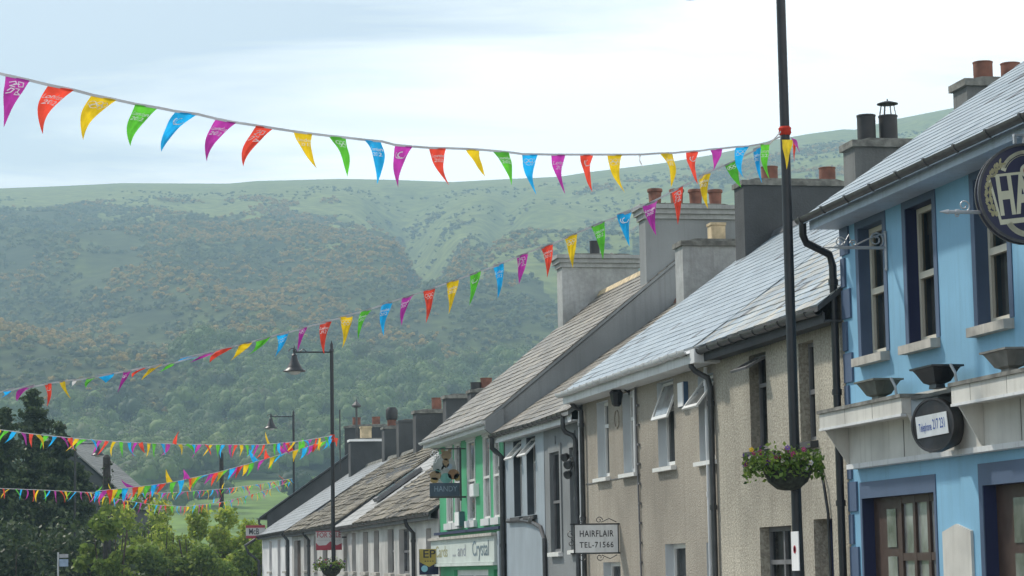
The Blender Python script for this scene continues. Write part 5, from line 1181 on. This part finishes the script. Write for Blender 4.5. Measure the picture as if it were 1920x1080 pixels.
def walllamp(Yw, zc, label):
    t = thing('wall_lamp', (XF, Yw, zc), label, 'wall lamp', 'black lamps on the house walls')
    b = MB(); b.tube([(XF - .01, Yw, zc), (XF - .16, Yw, zc + .10), (XF - .24, Yw, zc - .02)], .018, 6); b.lathe([(.05, 0), (.05, .02)], (XF - .02, Yw, zc), 10, axis=(1, 0, 0)); b.build('arm', M_black, t)
    b = MB(); b.lathe([(.05, -.26), (.09, -.22), (.13, -.02), (.14, .0), (.05, .09), (.02, .14), (0, .16)], (XF - .25, Yw, zc), 8); b.build('lantern', M_black, t)
    return t
L_ = onX(1178, 742, XF); walllamp(43.6, L_.z + .05, 'black wall lantern under the eaves of the buff house')
t = thing('flood_light', (XF, 48.0, onX(1078, 868, XF).z), 'cluster of black floodlights on the grey house wall', 'floodlight')
b = MB(); zc = onX(1078, 868, XF).z
b.box((XF - .14, 47.9, zc + .02), (XF - .001, 48.05, zc + .10))
for (dy, dz, dx) in ((.25, .12, .22), (-.1, -.05, .24), (.1, -.24, .2)): b.lathe([(.03, -.09), (.07, -.05), (.09, .06), (.085, .065), (0, .05)], (XF - dx, 47.95 + dy, zc + dz), 12, axis=(-.6, -.5, -.3)); b.tube([(XF - .06, 47.95, zc + .05), (XF - dx, 47.95 + dy, zc + dz)], .015, 6)
b.build('heads', M_gutd, t)
# iron ring wall plate on the buff house
A = onX(1160, 785, XF); b = MB(); b.lathe([(.16, 0), (.18, 0), (.18, .02), (.16, .02), (.16, 0)], (XF - .001, 44.6, A.z), 20, axis=(-1, 0, 0), cap=False); tag(b.build('wall_plate', M_rough, origin=(XF, 44.6, A.z)), 'round tie plate ring on the buff house wall', 'wall plate')
b = MB(); P = onX(1156, 1052, 11.6)
# television aerial and thin rod by the cottages
A = onY(637, 768, 100); b = MB(); b.tube([(A.x, 100, 5.8), (A.x, 100, A.z)], .03, 6); tag(b.build('aerial_mast', M_gutd, origin=(A.x, 100, 5.8)), 'thin bare mast rising beside the cottage lamp post', 'mast')

# ================================================================== hillside
sk_px = [(-700,360),(-300,358),(0,352),(130,347),(230,342),(430,343),(480,338),(640,334),(740,336),(850,340),(940,335),(1050,330),(1100,322),(1240,305),(1330,290),(1400,275),(1440,263),(1514,250),(1581,241),(1603,242),(1677,222.6),(1792,200),(1900,188),(2300,185),(3000,190)]
th_t, el_t = [], []
for (u, v) in sk_px:
    d = ray(u, v); th_t.append(math.atan2(d.x, d.y)); el_t.append(d.z / math.hypot(d.x, d.y))
r_k = np.array([300, 420, 560, 640, 720, 900, 1150, 1450, 1800, 2100, 2300, 2700, 3200]); f_k = np.array([-.012, .055, .125, .175, .25, .44, .63, .80, .925, .985, 1.0, .95, .80])
rr_f = np.linspace(300, 3200, 600); ff = np.interp(rr_f, r_k, f_k)
ker = np.hanning(25); ker /= ker.sum(); ff = np.convolve(np.pad(ff, 12, mode='edge'), ker, mode='valid')
def prof(r): return np.interp(r, rr_f, ff)
# value noise fbm in numpy
rs = np.random.RandomState(11); NG = rs.rand(256, 256)
def vn(x, y):
    xi = np.floor(x).astype(int); yi = np.floor(y).astype(int); fx = x - xi; fy = y - yi; fx = fx*fx*(3-2*fx); fy = fy*fy*(3-2*fy)
    g = lambda a, c: NG[a % 256, c % 256]
    return (g(xi, yi)*(1-fx) + g(xi+1, yi)*fx)*(1-fy) + (g(xi, yi+1)*(1-fx) + g(xi+1, yi+1)*fx)*fy
def fbm(x, y, o=5, g=.5):
    s = 0; a = 1; t = 0
    for k in range(o): s = s + a*vn(x*2**k + 17.3*k, y*2**k + 5.1*k); t += a; a *= g
    return s/t
def u_of(th): return CX + FPX*np.tan(th - YAW)
def hill_h(th, r):
    x, y = np.sin(th)*r, np.cos(th)*r
    e = np.interp(th, th_t, el_t); u = u_of(th)
    h = r * e * prof(r)
    w = np.clip((r - 500)/500, 0, 1) * np.clip((2150 - r)/500, 0, 1)
    rid = 1 - np.abs(2*fbm(x/150 + 3, y/420, 4) - 1)*2
    h = h + w * (30*(fbm(x/260, y/330, 4) - .5) + 20*(rid - .5) + 5*(fbm(x/35, y/50, 3) - .5))
    # the ravine on the upper slope
    cu = 790 - (r - 1500)*.03 + 22*np.sin(r/110)
    bump = np.clip((r - 1230)/180, 0, 1)*np.clip((2080 - r)/220, 0, 1)
    h = h - 44*bump*np.exp(-((u - cu)/(34 + (r - 1250)*.04))**2)
    cu2 = 900 + (r - 1400)*.12
    h = h - 12*bump*np.exp(-((u - cu2)/28)**2)
    return h + CAMH*np.clip((r-300)/300, 0, 1) + gz(200)*np.clip((600 - r)/300, 0, 1)
th = np.linspace(R(-34), R(52), 640); rad = np.concatenate([np.linspace(300, 900, 90), np.linspace(910, 2350, 170), np.linspace(2365, 2460, 6)])
TH, RD = np.meshgrid(th, rad); HH = hill_h(TH, RD)
X, Yv = np.sin(TH)*RD, np.cos(TH)*RD
Vh = np.stack([X, Yv, HH], -1).reshape(-1, 3); nr, nc = TH.shape
idx = np.arange(nr*nc).reshape(nr, nc); Fh = np.stack([idx[:-1, :-1], idx[:-1, 1:], idx[1:, 1:], idx[1:, :-1]], -1).reshape(-1, 4)
# land cover: 0 bright field .. .3 wood floor .. .6 scrub .. 1 hill pasture
def cover(thv, r):
    x, y = np.sin(thv)*r, np.cos(thv)*r; u = u_of(thv)
    n1 = fbm(x/90, y/140, 4) - .5; n2 = fbm(x/260 + 9, y/200, 3) - .5
    edge_low = np.where(u > 520, 735, np.where(u > 330, 690, 650)) + 60*n1
    top = 1640 + np.where(u > 880, -230, 0) + np.where(u < 180, 160, 0) + 420*n2 + 620*n1 
    c = np.where(r < edge_low, 0.0, np.where(r < 900 + 120*n1, .3, np.where(r < top, .62, 1.0)))
    return c
tc_ = (TH[:-1, :-1] + TH[1:, 1:])/2; rc_ = (RD[:-1, :-1] + RD[1:, 1:])/2
cv = cover(tc_, rc_); xx, yy = np.sin(tc_)*rc_, np.cos(tc_)*rc_
cv = np.clip(cv + np.where(cv > .5, .34*(fbm(xx/28, yy/60, 4) - .5)*1.4, .06*(fbm(xx/20, yy/30, 3) - .5)), 0, 1)
HC = [(.14, .215, .045), (.105, .165, .04), (.028, .046, .02), (.042, .054, .02), (.065, .08, .024), (.13, .165, .042), (.165, .195, .052)]
M_hill = mat('hill_cover', HC[0], rough=.95, noise_amt=.30, noise_scale=.11, rnd=HC, spec=.1)
def npmesh(name, V, F, mats, rnd, kind, label=None, mi=None):
    me = bpy.data.meshes.new(name); nF = len(F); k = F.shape[1]
    me.vertices.add(len(V)); me.vertices.foreach_set('co', V.astype(np.float32).ravel())
    me.loops.add(nF*k); me.loops.foreach_set('vertex_index', F.astype(np.int32).ravel())
    me.polygons.add(nF); me.polygons.foreach_set('loop_start', np.arange(0, nF*k, k, dtype=np.int32)); me.polygons.foreach_set('loop_total', np.full(nF, k, dtype=np.int32))
    for m_ in mats: me.materials.append(m_)
    if mi is not None: me.polygons.foreach_set('material_index', mi.astype(np.int32))
    at = me.attributes.new('rnd', 'FLOAT', 'FACE'); at.data.foreach_set('value', rnd.astype(np.float32).ravel())
    me.update(calc_edges=True); me.validate()
    o = bpy.data.objects.new(name, me); COL.objects.link(o); tag(o, label, None, None, kind); return o
hill = npmesh('hillside', Vh, Fh, [M_hill], cv.ravel(), 'structure')
hill.data.polygons.foreach_set('use_smooth', np.ones(len(hill.data.polygons), dtype=bool))

# ------------------------------------------------------------------ vegetation masses on the hill
def scatter(nwant, r0, r1, u0, u1, keep, seed):
    q = np.random.RandomState(seed); out = []
    while sum(len(o) for o in out) < nwant:
        u = q.uniform(u0, u1, nwant*2); r = np.sqrt(q.uniform(r0**2, r1**2, nwant*2)); tv = np.arctan((u - CX)/FPX) + YAW
        k = keep(tv, r, q); out.append(np.stack([tv[k], r[k]], -1))
        if len(out) > 40: break
    return np.concatenate(out)[:nwant]
bmx = bmesh.new(); bmesh.ops.create_icosphere(bmx, subdivisions=2, radius=1)
ICO_V = np.array([tuple(q.co) for q in bmx.verts]); ICO_F = np.array([[q.index for q in f.verts] for f in bmx.faces if f.calc_center_median().z > -.35]); bmx.free()
bmx = bmesh.new(); bmesh.ops.create_icosphere(bmx, subdivisions=1, radius=1)
ICO1_V = np.array([tuple(q.co) for q in bmx.verts]); ICO1_F = np.array([[q.index for q in f.verts] for f in bmx.faces if f.calc_center_median().z > -.5]); bmx.free()
def clumps(name, TR, size, squash, ncard, card, mats_, rndf, label, seed, nl=5, fine=False, core=.86):
    """every plant is a cluster of knobbly lobes wearing small leaf sprays"""
    q = np.random.RandomState(seed); n = len(TR); tv, r = TR[:, 0], TR[:, 1]
    base = np.stack([np.sin(tv)*r, np.cos(tv)*r, hill_h(tv, r)], -1); sz = size * q.uniform(.55, 1.4, n)
    lob = q.normal(size=(n, nl, 3)); lob /= np.linalg.norm(lob, axis=-1, keepdims=True); lob[..., 2] = np.abs(lob[..., 2])*.9; lob *= (.62*sz)[:, None, None]; lob[:, 0] *= .15
    lr = sz[:, None] * q.uniform(.38, .62, (n, nl))
    tone = rndf(tv, r, q)
    IV, IF = (ICO_V, ICO_F) if fine else (ICO1_V, ICO1_F)
    sq = np.array([1, 1, squash])
    dd = IV[None, None] * (1 + .30*(q.uniform(size=(n, nl, len(IV), 1)) - .5)) * (lr*core)[..., None, None]
    P = ((lob[:, :, None, :] + dd) * sq); P[..., 2] += (sz*squash*.45)[:, None, None]; P += base[:, None, None, :]
    CV = P.reshape(-1, 3); m = len(IV)
    CF = (IF[None] + (np.arange(n*nl)*m)[:, None, None]).reshape(-1, 3)
    cr_ = np.repeat(np.repeat(tone, nl) + q.uniform(-.07, .07, n*nl), len(IF)) + q.uniform(-.05, .05, n*nl*len(IF))
    which = q.randint(0, nl, (n, ncard)); lc = np.take_along_axis(lob, which[..., None].repeat(3, -1), 1); lrr = np.take_along_axis(lr, which, 1)
    d = q.normal(size=(n, ncard, 3)); d /= np.linalg.norm(d, axis=-1, keepdims=True); d[..., 2] = np.where(d[..., 2] < -.2, -d[..., 2], d[..., 2])
    p = (lc + d * (lrr * q.uniform(.82, 1.2, (n, ncard)))[..., None]) * sq; p[..., 2] += (sz*squash*.45)[:, None]; p = p + base[:, None, :]
    nn = d + q.normal(size=d.shape)*.45; nn /= np.linalg.norm(nn, axis=-1, keepdims=True)
    a = np.cross(nn, q.normal(size=d.shape)); a /= np.linalg.norm(a, axis=-1, keepdims=True); c = np.cross(nn, a)
    s = (card * sz[:, None] / size * q.uniform(.6, 1.25, (n, ncard)))[..., None]
    a1 = p - a*s*.5; b1 = p + c*s*.42; c1_ = p + a*s*.5
    V = np.stack([a1, b1, c1_], 2).reshape(-1, 3); F = np.arange(len(V)).reshape(-1, 3) + len(CV)
    rv = (tone[:, None] + q.uniform(-.2, .2, (n, ncard))).ravel()
    return npmesh(name, np.concatenate([CV, V]), np.concatenate([CF, F]), mats_, np.clip(np.concatenate([cr_, rv]), 0, 1), 'stuff', label)
def kw(tv, r, q):
    u = u_of(tv); c = cover(tv, r); x, y = np.sin(tv)*r, np.cos(tv)*r
    dens = fbm(x/70 + 4, y/90, 3) 
    upper = np.where((u > 330) & (u < 1250), 1010, 880) + 260*(fbm(x/120, y/120 + 8, 3) - .5)
    hedge = (np.abs(r - (600 + .12*(u - 300))) < 5) & (u > 300) & (u < 640)
    return ((c > .2) & (r < upper) & (dens > .36)) | hedge
HW = [(.03, .054, .016), (.065, .11, .024), (.105, .165, .034), (.15, .215, .045), (.085, .10, .035)]
M_wood2 = leafmat('woodland_leaf', HW, tr=.2, rough=.7)
W_ = scatter(1300, 590, 1120, -250, 1500, kw, 21)
clumps('woodland', W_, 5.6, 1.1, 420, .85, [M_wood2], lambda t_, r_, q: np.clip(q.normal(.5, .26, len(t_)), 0, 1), 'leafy woodland mass on the lower hillside', 5, nl=7, fine=True, core=.72)
def kg(tv, r, q):
    c = cover(tv, r); x, y = np.sin(tv)*r, np.cos(tv)*r; d = fbm(x/45 + 14, y/70, 4)
    return ((c > .25) & (c < .9) & (r > 760) & (d > .29)) | ((c > .9) & (r < 1950) & (d > .57))
HG = [(.024, .038, .015), (.048, .068, .02), (.092, .115, .030), (.13, .12, .028), (.23, .155, .022), (.31, .19, .026)]
M_gorse = leafmat('gorse_leaf', HG, tr=.0, rough=.85)
G_ = scatter(26000, 760, 1980, -300, 2000, kg, 22)
def gr(t_, r_, q):
    x, y = np.sin(t_)*r_, np.cos(t_)*r_; p = fbm(x/60, y/120 + 3, 3); v = q.uniform(0, .62, len(t_)); return np.where((q.uniform(size=len(t_)) < np.clip((p - .40)*3.4, 0, .8)), q.uniform(.68, 1, len(t_)), v)
clumps('gorse_scrub', G_, 2.3, .78, 12, .75, [M_gorse], gr, 'ochre and dark green gorse scrub over the hill slope', 6, nl=3)
def kb(tv, r, q):
    c = cover(tv, r); x, y = np.sin(tv)*r, np.cos(tv)*r; return (c > .9) & (fbm(x/50 + 4, y/50, 3) > .55)
B_ = scatter(1500, 1300, 2050, -200, 2000, kb, 29)
clumps('bracken_tufts', B_, 1.8, .6, 10, .7, [M_gorse], lambda t_, r_, q: q.uniform(0, .4, len(t_)), 'scattered dark bracken tufts on the high pasture', 8, nl=3)

# ------------------------------------------------------------------ haze
HAZE = 0.00037
b = MB(); b.box((-2500, -300, -4.5), (2500, 2600, 480)); hz = b.build('haze', []); tag(hz, kind='stuff')
hm = bpy.data.materials.new('haze'); hm.use_nodes = True; n_ = hm.node_tree.nodes; n_.remove(n_['Principled BSDF'])
pv = n_.new('ShaderNodeVolumePrincipled'); pv.inputs['Color'].default_value = (.54, .83, 1.0, 1); pv.inputs['Density'].default_value = HAZE; pv.inputs['Anisotropy'].default_value = 0.15
hm.node_tree.links.new(pv.outputs[0], n_['Material Output'].inputs['Volume']); hz.data.materials.append(hm)
